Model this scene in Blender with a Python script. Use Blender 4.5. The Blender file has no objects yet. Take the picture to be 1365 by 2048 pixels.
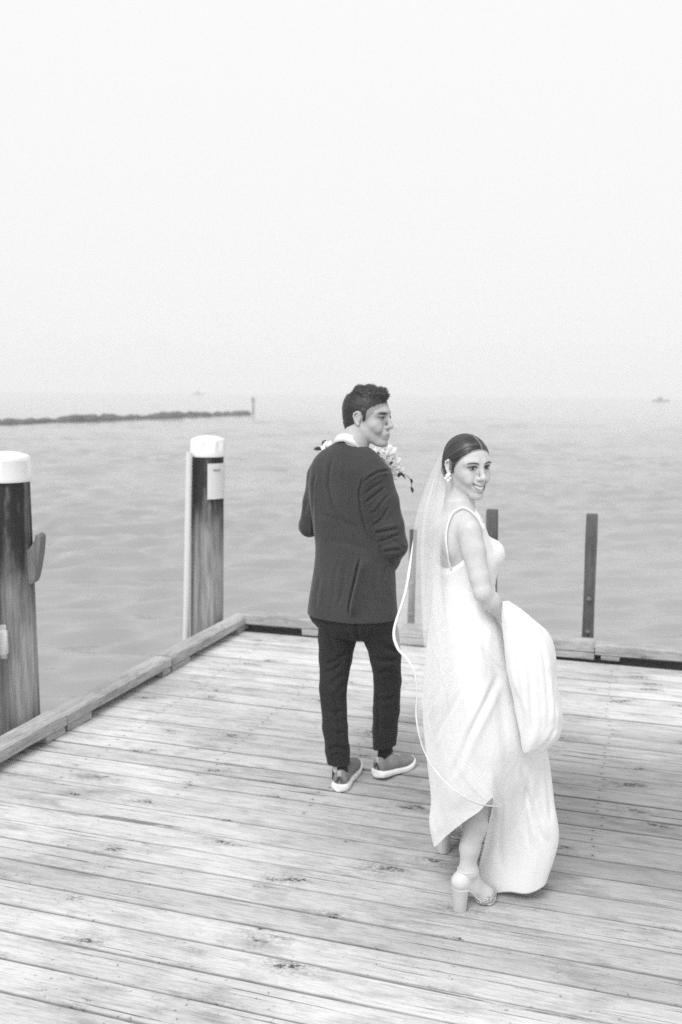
import bpy, math, random
import numpy as np
from mathutils import Vector, Matrix, Euler

# ------------------------------------------------------------------ camera, light, exposure
sc = bpy.context.scene
FPX, PITCH, ROLL, CAMH = 1900.0, math.radians(7.29), math.radians(0.5), 1.8
cam_d = bpy.data.cameras.new("camera")
cam_d.sensor_fit = 'VERTICAL'; cam_d.sensor_height = 36.0; cam_d.lens = FPX / 2048.0 * 36.0
cam_d.clip_start = 0.05; cam_d.clip_end = 6000
cam_d.dof.use_dof = True; cam_d.dof.focus_distance = 3.05; cam_d.dof.aperture_fstop = 3.0
cam = bpy.data.objects.new("camera", cam_d)
sc.collection.objects.link(cam)
R3 = Matrix.Rotation(math.pi/2 - PITCH, 3, 'X') @ Matrix.Rotation(ROLL, 3, 'Z')
cam.matrix_world = Matrix.Translation((0, 0, CAMH)) @ R3.to_4x4()
sc.camera = cam

SUN_EL, SUN_AZ = math.radians(50), math.radians(208)      # behind the camera, to its left
world = bpy.data.worlds.new("World"); sc.world = world
world.use_nodes = True
wn = world.node_tree; wn.nodes.clear()
w_out = wn.nodes.new('ShaderNodeOutputWorld'); w_bg = wn.nodes.new('ShaderNodeBackground')
w_sky = wn.nodes.new('ShaderNodeTexSky'); w_sky.sky_type = 'NISHITA'; w_sky.sun_disc = False
w_sky.sun_elevation = SUN_EL; w_sky.sun_rotation = SUN_AZ
w_sky.dust_density = 4.0; w_sky.air_density = 1.0
w_bw = wn.nodes.new('ShaderNodeRGBToBW')
w_mix = wn.nodes.new('ShaderNodeMix'); w_mix.data_type = 'RGBA'
w_mix.inputs[0].default_value = 0.93                       # a closed, even cloud cover over the clear sky
SKY_L = 9.0
w_tc = wn.nodes.new('ShaderNodeTexCoord'); w_sep = wn.nodes.new('ShaderNodeSeparateXYZ')
w_ramp = wn.nodes.new('ShaderNodeMapRange')
w_ramp.inputs['From Min'].default_value = -0.02; w_ramp.inputs['From Max'].default_value = 0.35
w_ramp.inputs['To Min'].default_value = SKY_L*0.95; w_ramp.inputs['To Max'].default_value = SKY_L
wn.links.new(w_tc.outputs['Generated'], w_sep.inputs[0]); wn.links.new(w_sep.outputs[2], w_ramp.inputs[0])
wn.links.new(w_sky.outputs[0], w_bw.inputs[0])
wn.links.new(w_bw.outputs[0], w_mix.inputs[6]); wn.links.new(w_ramp.outputs[0], w_mix.inputs[7])
wn.links.new(w_mix.outputs[2], w_bg.inputs[0]); w_bg.inputs[1].default_value = 0.1
wn.links.new(w_bg.outputs[0], w_out.inputs[0])

sun_d = bpy.data.lights.new("sun", 'SUN'); sun_d.energy = 2.1; sun_d.angle = math.radians(30)
sun_d.color = (1, 1, 1)
sun = bpy.data.objects.new("sun", sun_d); sc.collection.objects.link(sun)
sd = Vector((math.sin(SUN_AZ)*math.cos(SUN_EL), math.cos(SUN_AZ)*math.cos(SUN_EL), math.sin(SUN_EL)))
sun.rotation_euler = sd.to_track_quat('Z', 'Y').to_euler()
sun.location = (-3, -5, 9)

sc.view_settings.view_transform = 'Standard'; sc.view_settings.look = 'None'
sc.view_settings.exposure = 0.18; sc.view_settings.gamma = 1.0
sc.render.engine = 'CYCLES'
sc.cycles.volume_bounces = 3; sc.cycles.transparent_max_bounces = 24; sc.cycles.max_bounces = 8
sc.cycles.use_denoising = False      # leave the fine grain of the picture

# ------------------------------------------------------------------ helpers
def ray(px, py):
    return R3 @ Vector(((px-682.5)/FPX, -(py-1024)/FPX, -1.0))
def P(px, py, Y):                      # a point at distance Y ahead
    d = ray(px, py); return np.array(Vector((0, 0, CAMH)) + d*(Y/d.y))
def G(px, py, z=0.0):                  # a point at height z
    d = ray(px, py); return np.array(Vector((0, 0, CAMH)) + d*((z-CAMH)/d.z))

def link(o): sc.collection.objects.link(o); return o
def tag(o, label=None, cat=None, group=None, kind=None):
    if label: o['label'] = label
    if cat: o['category'] = cat
    if group: o['group'] = group
    if kind: o['kind'] = kind
    return o
def empty(name, loc, label, cat, group=None):
    o = link(bpy.data.objects.new(name, None)); o.location = loc; o.empty_display_size = 0.2
    return tag(o, label, cat, group)
def mesh_obj(name, v, f, mat, parent=None, smooth=True, attrs=None):
    v = np.asarray(v, dtype=np.float64)
    if parent is not None: v = v - np.array(parent.location)
    me = bpy.data.meshes.new(name)
    if isinstance(f, np.ndarray):
        n, k = f.shape
        me.vertices.add(len(v)); me.vertices.foreach_set('co', v.astype(np.float32).ravel())
        me.loops.add(n*k); me.loops.foreach_set('vertex_index', f.astype(np.int32).ravel())
        me.polygons.add(n); me.polygons.foreach_set('loop_start', (np.arange(n)*k).astype(np.int32))
        me.polygons.foreach_set('loop_total', np.full(n, k, np.int32))
        me.update(calc_edges=True)
    else:
        me.from_pydata([tuple(p) for p in v], [], [tuple(q) for q in f])
    if smooth: me.polygons.foreach_set('use_smooth', np.ones(len(me.polygons), bool))
    if attrs:
        for k_, a in attrs.items():
            at = me.attributes.new(k_, 'FLOAT', 'POINT'); at.data.foreach_set('value', np.asarray(a, np.float32))
    me.validate(); me.update()
    if mat: me.materials.append(mat)
    o = link(bpy.data.objects.new(name, me))
    if parent is not None: o.parent = parent
    return o

class MB:                               # gathers shapes into one mesh
    def __init__(s): s.v = []; s.f = []
    def add(s, v, f):
        n = len(s.v); s.v += [tuple(p) for p in v]; s.f += [tuple(i+n for i in q) for q in f]; return s
    def box(s, c, size, rz=0.0, bev=0.0, M=None):
        x, y, z = [q/2 for q in size]
        b = bev
        if b <= 0:
            v = [(-x,-y,-z),(x,-y,-z),(x,y,-z),(-x,y,-z),(-x,-y,z),(x,-y,z),(x,y,z),(-x,y,z)]
            f = [(0,3,2,1),(4,5,6,7),(0,1,5,4),(1,2,6,5),(2,3,7,6),(3,0,4,7)]
        else:
            v = []; idx = {}
            for sx in (-1,1):
                for sy in (-1,1):
                    for sz in (-1,1):
                        for ax in range(3):
                            q = [sx*(x-b), sy*(y-b), sz*(z-b)]
                            q[ax] = (sx*x, sy*y, sz*z)[ax]
                            idx[(sx,sy,sz,ax)] = len(v); v.append(tuple(q))
            f = []
            for ax in range(3):
                o1, o2 = [a for a in range(3) if a != ax]
                for sg in (-1,1):
                    q = []
                    for (a1, a2) in ((-1,-1),(1,-1),(1,1),(-1,1)):
                        k = [0,0,0]; k[ax] = sg; k[o1] = a1; k[o2] = a2; q.append(idx[(*k, ax)])
                    f.append(q)
            for ax in range(3):
                o1, o2 = [a for a in range(3) if a != ax]
                for s1 in (-1,1):
                    for s2 in (-1,1):
                        k0 = [0,0,0]; k0[o1] = s1; k0[o2] = s2; k1 = list(k0); k0[ax] = -1; k1[ax] = 1
                        f.append([idx[(*k0,o1)], idx[(*k1,o1)], idx[(*k1,o2)], idx[(*k0,o2)]])
            for sx in (-1,1):
                for sy in (-1,1):
                    for sz in (-1,1): f.append([idx[(sx,sy,sz,a)] for a in range(3)])
        Rm = Matrix.Rotation(rz, 3, 'Z') if M is None else M
        v = [tuple(Rm @ Vector(p) + Vector(c)) for p in v]
        return s.add(v, f)
    def lathe(s, prof, c=(0,0,0), n=32, M=None, wob=None):
        v = []; f = []
        for i, (r, z) in enumerate(prof):
            for j in range(n):
                a = 2*math.pi*j/n; rr = r*(1+(wob(a, z) if wob else 0)); v.append((rr*math.cos(a), rr*math.sin(a), z))
        for i in range(len(prof)-1):
            for j in range(n):
                j2 = (j+1) % n; f.append((i*n+j, i*n+j2, (i+1)*n+j2, (i+1)*n+j))
        f.append(tuple(reversed(range(n)))); f.append(tuple((len(prof)-1)*n+j for j in range(n)))
        Rm = M or Matrix.Identity(3)
        v = [tuple(Rm @ Vector(p) + Vector(c)) for p in v]
        return s.add(v, f)
    def tube(s, pts, rad, n=8, cap=True):
        pts = [np.array(p, float) for p in pts]
        rad = rad if hasattr(rad, '__len__') else [rad]*len(pts)
        v = []; f = []; up = None
        for i, p in enumerate(pts):
            t = pts[min(i+1, len(pts)-1)] - pts[max(i-1, 0)]; t = t/np.linalg.norm(t)
            if up is None:
                up = np.array([0,0,1.0]) if abs(t[2]) < 0.9 else np.array([1.0,0,0])
            a = np.cross(t, up); a /= np.linalg.norm(a); b = np.cross(a, t); up = b
            for j in range(n):
                q = 2*math.pi*j/n; v.append(p + rad[i]*(math.cos(q)*a + math.sin(q)*b))
        for i in range(len(pts)-1):
            for j in range(n):
                j2 = (j+1) % n; f.append((i*n+j, (i+1)*n+j, (i+1)*n+j2, i*n+j2))
        if cap: f.append(tuple(range(n))); f.append(tuple((len(pts)-1)*n+j for j in reversed(range(n))))
        return s.add(v, f)
    def build(s, name, mat, parent=None, smooth=False): return mesh_obj(name, s.v, s.f, mat, parent, smooth)

def auto_smooth(o, deg=35):
    me = o.data
    me.polygons.foreach_set('use_smooth', np.ones(len(me.polygons), bool))
    import bmesh
    bm = bmesh.new(); bm.from_mesh(me); bmesh.ops.recalc_face_normals(bm, faces=bm.faces)
    for e in bm.edges:
        if len(e.link_faces) == 2 and e.calc_face_angle() > math.radians(deg): e.smooth = False
    bm.to_mesh(me); bm.free(); return o

# ------------------------------------------------------------------ materials (a black and white place: greys only)
def new_mat(name):
    m = bpy.data.materials.new(name); m.use_nodes = True
    nt = m.node_tree; nt.nodes.clear()
    o = nt.nodes.new('ShaderNodeOutputMaterial'); b = nt.nodes.new('ShaderNodeBsdfPrincipled')
    nt.links.new(b.outputs[0], o.inputs[0]); return m, nt, b, o
def nd(nt, t, **kw):
    n = nt.nodes.new(t)
    for k, v in kw.items():
        if k.startswith('i_'):
            key = k[2:]; key = int(key) if key.isdigit() else key
            n.inputs[key].default_value = v
        else: setattr(n, k, v)
    return n
def math_n(nt, op, a, b=None, clamp=False):
    n = nt.nodes.new('ShaderNodeMath'); n.operation = op; n.use_clamp = clamp
    for i, x in enumerate((a, b)):
        if x is None: continue
        if isinstance(x, (int, float)): n.inputs[i].default_value = x
        else: nt.links.new(x, n.inputs[i])
    return n.outputs[0]
def rng(nt, x, a, b, c, d, smooth=False):
    n = nt.nodes.new('ShaderNodeMapRange'); nt.links.new(x, n.inputs[0])
    if smooth: n.interpolation_type = 'SMOOTHSTEP'
    for i, q in zip((1,2,3,4), (a,b,c,d)): n.inputs[i].default_value = q
    return n.outputs[0]
def noise(nt, vec, scale, detail=3, rough=0.55, dist=0.0):
    n = nd(nt, 'ShaderNodeTexNoise', i_Scale=scale, i_Detail=detail, i_Roughness=rough, i_Distortion=dist)
    if vec is not None: nt.links.new(vec, n.inputs['Vector'])
    return n.outputs[0]
def scaled(nt, s, off=None):
    tc = nt.nodes.new('ShaderNodeTexCoord'); mp = nt.nodes.new('ShaderNodeMapping')
    mp.inputs['Scale'].default_value = s; nt.links.new(tc.outputs['Object'], mp.inputs[0])
    return mp.outputs[0]
def bump(nt, b, h, strength=0.3, dist=0.01):
    n = nt.nodes.new('ShaderNodeBump'); n.inputs['Strength'].default_value = strength
    n.inputs['Distance'].default_value = dist; nt.links.new(h, n.inputs['Height'])
    nt.links.new(n.outputs[0], b.inputs['Normal'])
def plain(name, g, rough=0.6, var=0.12, scale=8, bmp=0.0, bscale=60, spec=0.5, sheen=0.0, stretch=(1,1,1)):
    m, nt, b, o = new_mat(name)
    v = scaled(nt, stretch); n = noise(nt, v, scale, 4)
    c = rng(nt, n, 0.25, 0.75, g*(1-var), g*(1+var))
    nt.links.new(c, b.inputs['Base Color']); b.inputs['Roughness'].default_value = rough
    b.inputs['Specular IOR Level'].default_value = spec
    if sheen: b.inputs['Sheen Weight'].default_value = sheen
    if bmp: bump(nt, b, noise(nt, v, bscale, 3), bmp, 0.004)
    return m

def wood_mat(name, g, contrast=1.0, axis=0, board=False, dark=0.10, knots=True):
    m, nt, b, o = new_mat(name)
    tc = nt.nodes.new('ShaderNodeTexCoord'); vec = tc.outputs['Object']
    if board:                                  # every board has its own tone and its own stretch of grain
        at = nd(nt, 'ShaderNodeAttribute', attribute_name='tone')
        cmb = nt.nodes.new('ShaderNodeCombineXYZ'); nt.links.new(math_n(nt,'MULTIPLY',at.outputs['Fac'],37.0), cmb.inputs[0])
        nt.links.new(math_n(nt,'MULTIPLY',at.outputs['Fac'],11.0), cmb.inputs[2])
        ad = nd(nt, 'ShaderNodeVectorMath', operation='ADD'); nt.links.new(vec, ad.inputs[0]); nt.links.new(cmb.outputs[0], ad.inputs[1])
        bvec = ad.outputs[0]
    else: bvec = vec
    def mp(s, v=bvec):
        q = nt.nodes.new('ShaderNodeMapping'); q.inputs['Scale'].default_value = s; nt.links.new(v, q.inputs[0]); return q.outputs[0]
    def ax(l, w): s = [w, w, w]; s[axis] = l; return tuple(s)
    grain = noise(nt, mp(ax(3.2, 60)), 1.0, 6, 0.68, 0.5)
    fine = noise(nt, mp(ax(14, 190)), 1.0, 5, 0.7)
    fibre = noise(nt, mp(ax(1.6, 20)), 1.0, 5, 0.65, 1.0)
    blot = noise(nt, mp(ax(4.0, 11.0)), 1.0, 6, 0.7)
    big = noise(nt, mp((0.9, 0.9, 0.9), vec), 1.0, 4, 0.6)
    c = rng(nt, grain, 0.30, 0.50, 1-0.26*contrast, 1.01)
    c = math_n(nt, 'MULTIPLY', c, rng(nt, fine, 0.32, 0.54, 1-0.27*contrast, 1.02))
    c = math_n(nt, 'MULTIPLY', c, rng(nt, fibre, 0.28, 0.50, 1-0.10*contrast, 1.0))
    c = math_n(nt, 'MULTIPLY', c, rng(nt, blot, 0.30, 0.50, 1-0.34*contrast, 1.02))
    c = math_n(nt, 'MULTIPLY', c, rng(nt, big, 0.35, 0.62, 1-0.22*contrast, 1.05))
    # narrow drying cracks
    cr = noise(nt, mp(ax(1.1, 75)), 1.0, 2, 0.5, 0.3)
    crm = math_n(nt, 'MULTIPLY', rng(nt, cr, 0.655, 0.69, 0, 1), rng(nt, blot, 0.44, 0.54, 0, 1))
    c = math_n(nt, 'MULTIPLY', c, rng(nt, crm, 0, 1, 1.0, 0.38))
    h = math_n(nt, 'ADD', math_n(nt,'MULTIPLY',grain,0.5), math_n(nt,'MULTIPLY',fine,0.35))
    h = math_n(nt, 'SUBTRACT', h, math_n(nt,'MULTIPLY',crm,0.9))
    if knots:
        wob = noise(nt, mp(ax(9, 14)), 1.0, 3, 0.7)
        wv = nd(nt, 'ShaderNodeVectorMath', operation='SCALE'); 
        cw = nt.nodes.new('ShaderNodeCombineXYZ'); nt.links.new(wob, cw.inputs[0]); nt.links.new(wob, cw.inputs[1])
        nt.links.new(cw.outputs[0], wv.inputs[0]); wv.inputs[3].default_value = 0.9
        av = nd(nt, 'ShaderNodeVectorMath', operation='ADD'); nt.links.new(mp(ax(3.0, 7.2)), av.inputs[0]); nt.links.new(wv.outputs[0], av.inputs[1])
        vo = nd(nt, 'ShaderNodeTexVoronoi', i_Scale=1.0, i_Randomness=1.0, voronoi_dimensions='2D' if board else '3D')
        nt.links.new(av.outputs[0], vo.inputs['Vector'])
        sp = nt.nodes.new('ShaderNodeSeparateColor'); nt.links.new(vo.outputs['Color'], sp.inputs[0])
        sel = rng(nt, sp.outputs[0], 0.70, 0.72, 0, 1)          # only some cells hold a knot
        rad = rng(nt, sp.outputs[1], 0, 1, 0.06, 0.20)
        dd = math_n(nt, 'DIVIDE', vo.outputs['Distance'], rad)
        core = math_n(nt, 'MULTIPLY', rng(nt, dd, 0.35, 1.05, 1, 0, True), sel)
        halo = math_n(nt, 'MULTIPLY', rng(nt, dd, 0.8, 3.2, 1, 0, True), sel)
        frag = rng(nt, noise(nt, mp((60, 90, 60)), 1.0, 4, 0.7), 0.42, 0.62, 0.15, 1)
        c = math_n(nt, 'MULTIPLY', c, rng(nt, math_n(nt,'MULTIPLY',core,frag), 0, 1, 1, dark))
        c = math_n(nt, 'MULTIPLY', c, rng(nt, math_n(nt,'MULTIPLY',halo,frag), 0, 1, 1, 0.62))
        h = math_n(nt, 'SUBTRACT', h, math_n(nt,'MULTIPLY',core,0.5))
    if board:
        c = math_n(nt, 'MULTIPLY', c, rng(nt, at.outputs['Fac'], 0, 1, 0.86, 1.06))
        ed = nd(nt, 'ShaderNodeAttribute', attribute_name='grime')
        c = math_n(nt, 'MULTIPLY', c, rng(nt, ed.outputs['Fac'], 0, 1, 1, 0.40))
        # nail heads and dirt specks
        sx = nt.nodes.new('ShaderNodeSeparateXYZ'); nt.links.new(vec, sx.inputs[0])
        fx_ = math_n(nt,'PINGPONG', math_n(nt,'ADD', sx.outputs[0], math_n(nt,'MULTIPLY',at.outputs['Fac'],0.05)), 0.6)
        ex = math_n(nt,'SUBTRACT', fx_, 0.30); fy_ = math_n(nt,'MODULO', math_n(nt,'ADD', sx.outputs[1], 20.0*0.1405), 0.1405)
        ey = math_n(nt,'SUBTRACT', math_n(nt,'ABSOLUTE', math_n(nt,'SUBTRACT', fy_, 0.0702)), 0.040)
        rd = math_n(nt,'SQRT', math_n(nt,'ADD', math_n(nt,'MULTIPLY',ex,ex), math_n(nt,'MULTIPLY',ey,ey)))
        c = math_n(nt,'MULTIPLY', c, rng(nt, rd, 0.0035, 0.0060, 0.30, 1.0))
        c = math_n(nt,'MULTIPLY', c, rng(nt, rd, 0.0040, 0.022, 0.86, 1.0))
        sk = noise(nt, mp((38, 55, 40), vec), 1.0, 3, 0.6)
        skm = math_n(nt,'MULTIPLY', rng(nt, sk, 0.645, 0.69, 0, 1), rng(nt, big, 0.44, 0.58, 1, 0.0))
        c = math_n(nt, 'MULTIPLY', c, rng(nt, skm, 0, 1, 1, 0.5))
        # boards coloured darker towards the right-hand side of the pier
        dv = nd(nt, 'ShaderNodeVectorMath', operation='SUBTRACT'); nt.links.new(vec, dv.inputs[0]); dv.inputs[1].default_value = DARK_POS
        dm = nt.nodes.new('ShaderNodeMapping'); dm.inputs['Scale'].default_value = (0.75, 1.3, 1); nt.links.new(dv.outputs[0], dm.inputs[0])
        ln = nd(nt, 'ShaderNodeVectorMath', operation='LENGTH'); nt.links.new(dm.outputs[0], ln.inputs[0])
        dark_mask = rng(nt, math_n(nt,'ADD', ln.outputs['Value'], math_n(nt,'MULTIPLY', noise(nt, mp((1.3,5,1),vec),1.0,5,0.6), 1.1)), 0.75, 2.7, 1, 0, True)
        c = math_n(nt, 'MULTIPLY', c, rng(nt, dark_mask, 0, 1, 1.0, 0.45))
    c = math_n(nt, 'MULTIPLY', c, g)
    nt.links.new(c, b.inputs['Base Color']); b.inputs['Roughness'].default_value = 0.85
    b.inputs['Specular IOR Level'].default_value = 0.25
    bump(nt, b, h, 0.55, 0.006)
    return m
# ------------------------------------------------------------------ the pier deck
DANG = math.radians(-17.3)
CORNER = G(490, 1262)
DR = Matrix.Rotation(DANG, 3, 'Z')
def D(x, y, z=0.0): return np.array(Vector(CORNER) + DR @ Vector((x, y, z)))   # deck coordinates: x along boards, y away
def to_deck(p): return DR.inverted() @ Vector((p[0]-CORNER[0], p[1]-CORNER[1], 0))
_w = to_deck(G(1330, 1640)); DARK_POS = (_w.x, _w.y, 0)
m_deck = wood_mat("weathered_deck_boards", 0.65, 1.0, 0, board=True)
rnd = random.Random(4)
def n1(x, s):                           # smooth 1-D noise
    i = np.floor(x).astype(int); t = x-i; t = t*t*(3-2*t)
    r = lambda k: np.modf(np.abs(np.sin(k*12.9898+s*78.233)*43758.5453))[0]*2-1
    return r(i)*(1-t)+r(i+1)*t
PW, GAP = 0.1405, 0.009
V = []; Fc = []; T = []; GR = []; base = 0
xs = np.concatenate([np.arange(-0.16, 9.0, 0.04), np.arange(9.0, 16.01, 0.25)])
for j in range(72):
    y0 = -j*PW; q_ = rnd.random(); ga = rnd.uniform(.0035, .0062) if q_ < .6 else rnd.uniform(.0065, .0085) if q_ < .88 else rnd.uniform(.010, .013); gr = rnd.uniform(.65, 1.0)
    tone = rnd.random(); hz = rnd.uniform(-0.0015, 0.0015)
    wa = 0.0012*n1(xs*3+j*9, 1)+0.0008*n1(xs*11, j+2); wb = 0.0012*n1(xs*3+j*9+3, 5)+0.0008*n1(xs*11, j+7)
    zz = hz + 0.002*n1(xs*0.9+j*5, 3)
    ya = y0 - PW + ga/2 + wa; yb = y0 - ga/2 + wb; bv = 0.0035
    prof = [(ya, -0.038), (ya, -bv), (ya+bv*0.3, -bv*0.3), (ya+bv, 0), (ya+bv*2.2, 0.0003), ((ya+yb)/2, 0.0012*np.ones_like(xs)), (yb-bv*2.2, 0.0003), (yb-bv, 0), (yb-bv*0.3, -bv*0.3), (yb, -bv), (yb, -0.038)]
    grime = [1, 1, 0.9, 0.25, 0, 0, 0, 0.25, 0.9, 1, 1]
    ring = []
    for (yy, dz) in prof:
        ring.append(np.stack([xs, yy, zz+dz], 1))
    ring = np.stack(ring, 1); n, k = ring.shape[:2]
    V.append(ring.reshape(-1, 3)); T.append(np.full(n*k, tone)); GR.append(gr*(np.tile(np.array(grime, float), n))*np.repeat(.75+.25*n1(xs*2.3+j*7, 4), k))
    ii, jj = np.meshgrid(np.arange(n-1), np.arange(k-1), indexing='ij')
    a = base + ii*k + jj
    Fc.append(np.stack([a, a+k, a+k+1, a+1], -1).reshape(-1, 4)); base += n*k
V = np.concatenate(V); Fc = np.concatenate(Fc); T = np.concatenate(T)
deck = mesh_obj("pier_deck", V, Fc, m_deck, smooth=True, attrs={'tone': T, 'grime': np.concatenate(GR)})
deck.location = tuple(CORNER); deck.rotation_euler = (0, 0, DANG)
auto = deck.data
tag(deck, kind='structure')
# what carries the boards: joists, edge beam and piles under the deck
m_under = wood_mat("dark_wet_timber", 0.12, 1.0, 0)
mb = MB()
for k in range(14):
    c = D(0.1+k*1.2, -5.0, -0.16); mb.box(c, (0.09, 10.1, 0.24), DANG, 0.004)
_f = np.array([math.cos(math.radians(-16.3)), math.sin(math.radians(-16.3)), 0]); _fo = np.array([-_f[1], _f[0], 0])
mb.box(CORNER+_f*6+_fo*0.135+np.array([0,0,-0.13]), (12.4, 0.10, 0.34), math.radians(-16.3), 0.004)
_l = np.array([-math.sin(math.radians(18.2)), -math.cos(math.radians(18.2)), 0]); _lo = np.array([_l[1], -_l[0], 0])
mb.box(CORNER+_l*3.7+_lo*0.13+np.array([0,0,-0.13]), (0.09, 7.8, 0.34), math.radians(-18.2), 0.004)
for k in range(5):
    for l in range(4): mb.lathe([(0.14, -3.2), (0.14, -0.282)], D(0.5+k*3.6, -0.5-l*3.0, 0), 16)
tag(mb.build("pier_substructure", m_under), kind='structure')

# ------------------------------------------------------------------ edge timbers on their blocks
m_rail = wood_mat("grey_edge_timber", 0.48, 1.15, 1)
m_railx = wood_mat("grey_far_timber", 0.46, 1.15, 0)
def timber(name, p0, p1, w, h, z0, mat, blocks, label, group, bh, parent_blocks=True):
    p0 = np.array(p0); p1 = np.array(p1); L = np.linalg.norm(p1-p0); ang = math.atan2(p1[1]-p0[1], p1[0]-p0[0])
    along_x = mat is m_railx
    root = empty(name, tuple((p0+p1)/2), label, 'kerb timber', group)
    root.rotation_euler = (0, 0, ang if along_x else ang-math.pi/2)
    def loc_box(nm, cx, L_, w_, z_, h_, off=0, bev=0.008, seed=0):
        n = max(2, int(L_/0.06)); tt = np.linspace(-L_/2, L_/2, n); hw, hh = w_/2, h_/2
        pr = [(-hw,-hh+bev),(-hw,hh-bev),(-hw+bev,hh),(0,hh+0.001),(hw-bev,hh),(hw,hh-bev),(hw,-hh+bev),(hw-bev,-hh),(-hw+bev,-hh)]
        vs = []
        for k, (a, c) in enumerate(pr):
            wob = 0.003*n1(tt*4+k*13+seed, k+seed); wz = 0.0025*n1(tt*3+k*7+seed, k+9+seed)
            vs.append(np.stack([tt+cx, a+wob+off, c+wz+z_], 1))
        vs = np.stack(vs, 1); k = len(pr); v = vs.reshape(-1, 3)
        ii, jj = np.meshgrid(np.arange(n-1), np.arange(k), indexing='ij'); j2 = (jj+1) % k
        f = np.stack([ii*k+jj, ii*k+j2, (ii+1)*k+j2, (ii+1)*k+jj], -1).reshape(-1, 4)
        F = [tuple(q) for q in f.tolist()] + [tuple(reversed(range(k))), tuple((n-1)*k+q for q in range(k))]
        if not along_x: v = np.stack([-v[:,1], v[:,0], v[:,2]], 1)
        me = bpy.data.meshes.new(nm); me.from_pydata([tuple(q) for q in v], [], F); me.materials.append(mat); me.update()
        o = link(bpy.data.objects.new(nm, me)); o.parent = root; auto_smooth(o, 28); return o
    loc_box("beam", 0, L, w, z0+h/2, h, seed=rnd.randint(0, 99))
    for (bx, bl) in blocks:
        loc_box("spacer_block", bx-L/2, bl, w*0.93, bh/2+0.001, bh-0.002, off=0.0, bev=0.005, seed=rnd.randint(0,99))
    return root
# left side: inner face starts at the corner and runs towards the camera
LA = math.radians(18.2)
ldir = np.array([-math.sin(LA), -math.cos(LA), 0]); lout = np.array([-math.cos(LA), math.sin(LA), 0])
BH, RH, RW = 0.040, 0.066, 0.125
def Lp(s): return CORNER + ldir*s + lout*(RW/2)
def y_left(px, off):
    best = min((abs(682.5+FPX*(R3.transposed()@Vector(q-np.array([0,0,CAMH]))).x/-(R3.transposed()@Vector(q-np.array([0,0,CAMH]))).z-px), q[1]) for q in (CORNER+ldir*t*0.02+lout*off for t in range(400)))
    return best[1]
def s_of(px, py): return float(np.dot(G(px, py)-CORNER, ldir))
b1 = [(s_of(462, 1278), s_of(490, 1262)), (s_of(340, 1353), s_of(379, 1330)), (s_of(124, 1487), s_of(180, 1447))]
cuts = [-0.10, 1.62, 3.45-0.6, 7.2]
s1 = s_of(340, 1353)+0.12; 
timber("kerb_timber", Lp(-0.10), Lp(s_of(352, 1346)), RW, RH, BH, m_rail,
       [( -0.02+0.12, 0.22), (s_of(352,1346)+0.10-0.13, 0.24)], "weathered grey edge timber running from the far deck corner past the capped pile", 'edge timbers of the pier', BH)
s_a = s_of(352, 1346)+0.006; s_b = s_of(150, 1468)
timber("kerb_timber", Lp(s_a), Lp(s_b), RW, RH-0.004, BH, m_rail,
       [(0.06, 0.10), (s_b-s_a-0.12, 0.22)], "middle length of left edge timber, between the two capped piles", 'edge timbers of the pier', BH)
timber("kerb_timber", Lp(s_b+0.006), Lp(7.4), RW, RH+0.003, BH, m_rail,
       [(0.09, 0.16), (2.0, 0.3)], "left edge timber nearest the camera, cut off by the photo's left border", 'edge timbers of the pier', BH)
# far side
FA = math.radians(-16.3); fdir = np.array([math.cos(FA), math.sin(FA), 0]); fout = np.array([-math.sin(FA), math.cos(FA), 0])
def Fp(s): return CORNER + fdir*s + fout*(RW/2+0.004) + np.array([0,0,0])
def f_of(px, py): return float(np.dot(G(px, py)-CORNER, fdir))
fx1 = f_of(1188, 1321)
timber("kerb_timber", Fp(0.0), Fp(fx1), RW, 0.075, 0.05, m_railx,
       [(0.45+0.6, 1.2), (fx1-0.35, 0.7)], "far edge timber behind the couple, ending at the right-hand square post", 'edge timbers of the pier', 0.05)
timber("kerb_timber", Fp(fx1+0.006), Fp(fx1+5), RW, 0.075, 0.035, m_railx,
       [(0.1, 0.12), (2.3, 0.3)], "far edge timber right of the right-hand square post", 'edge timbers of the pier', 0.035)

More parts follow.
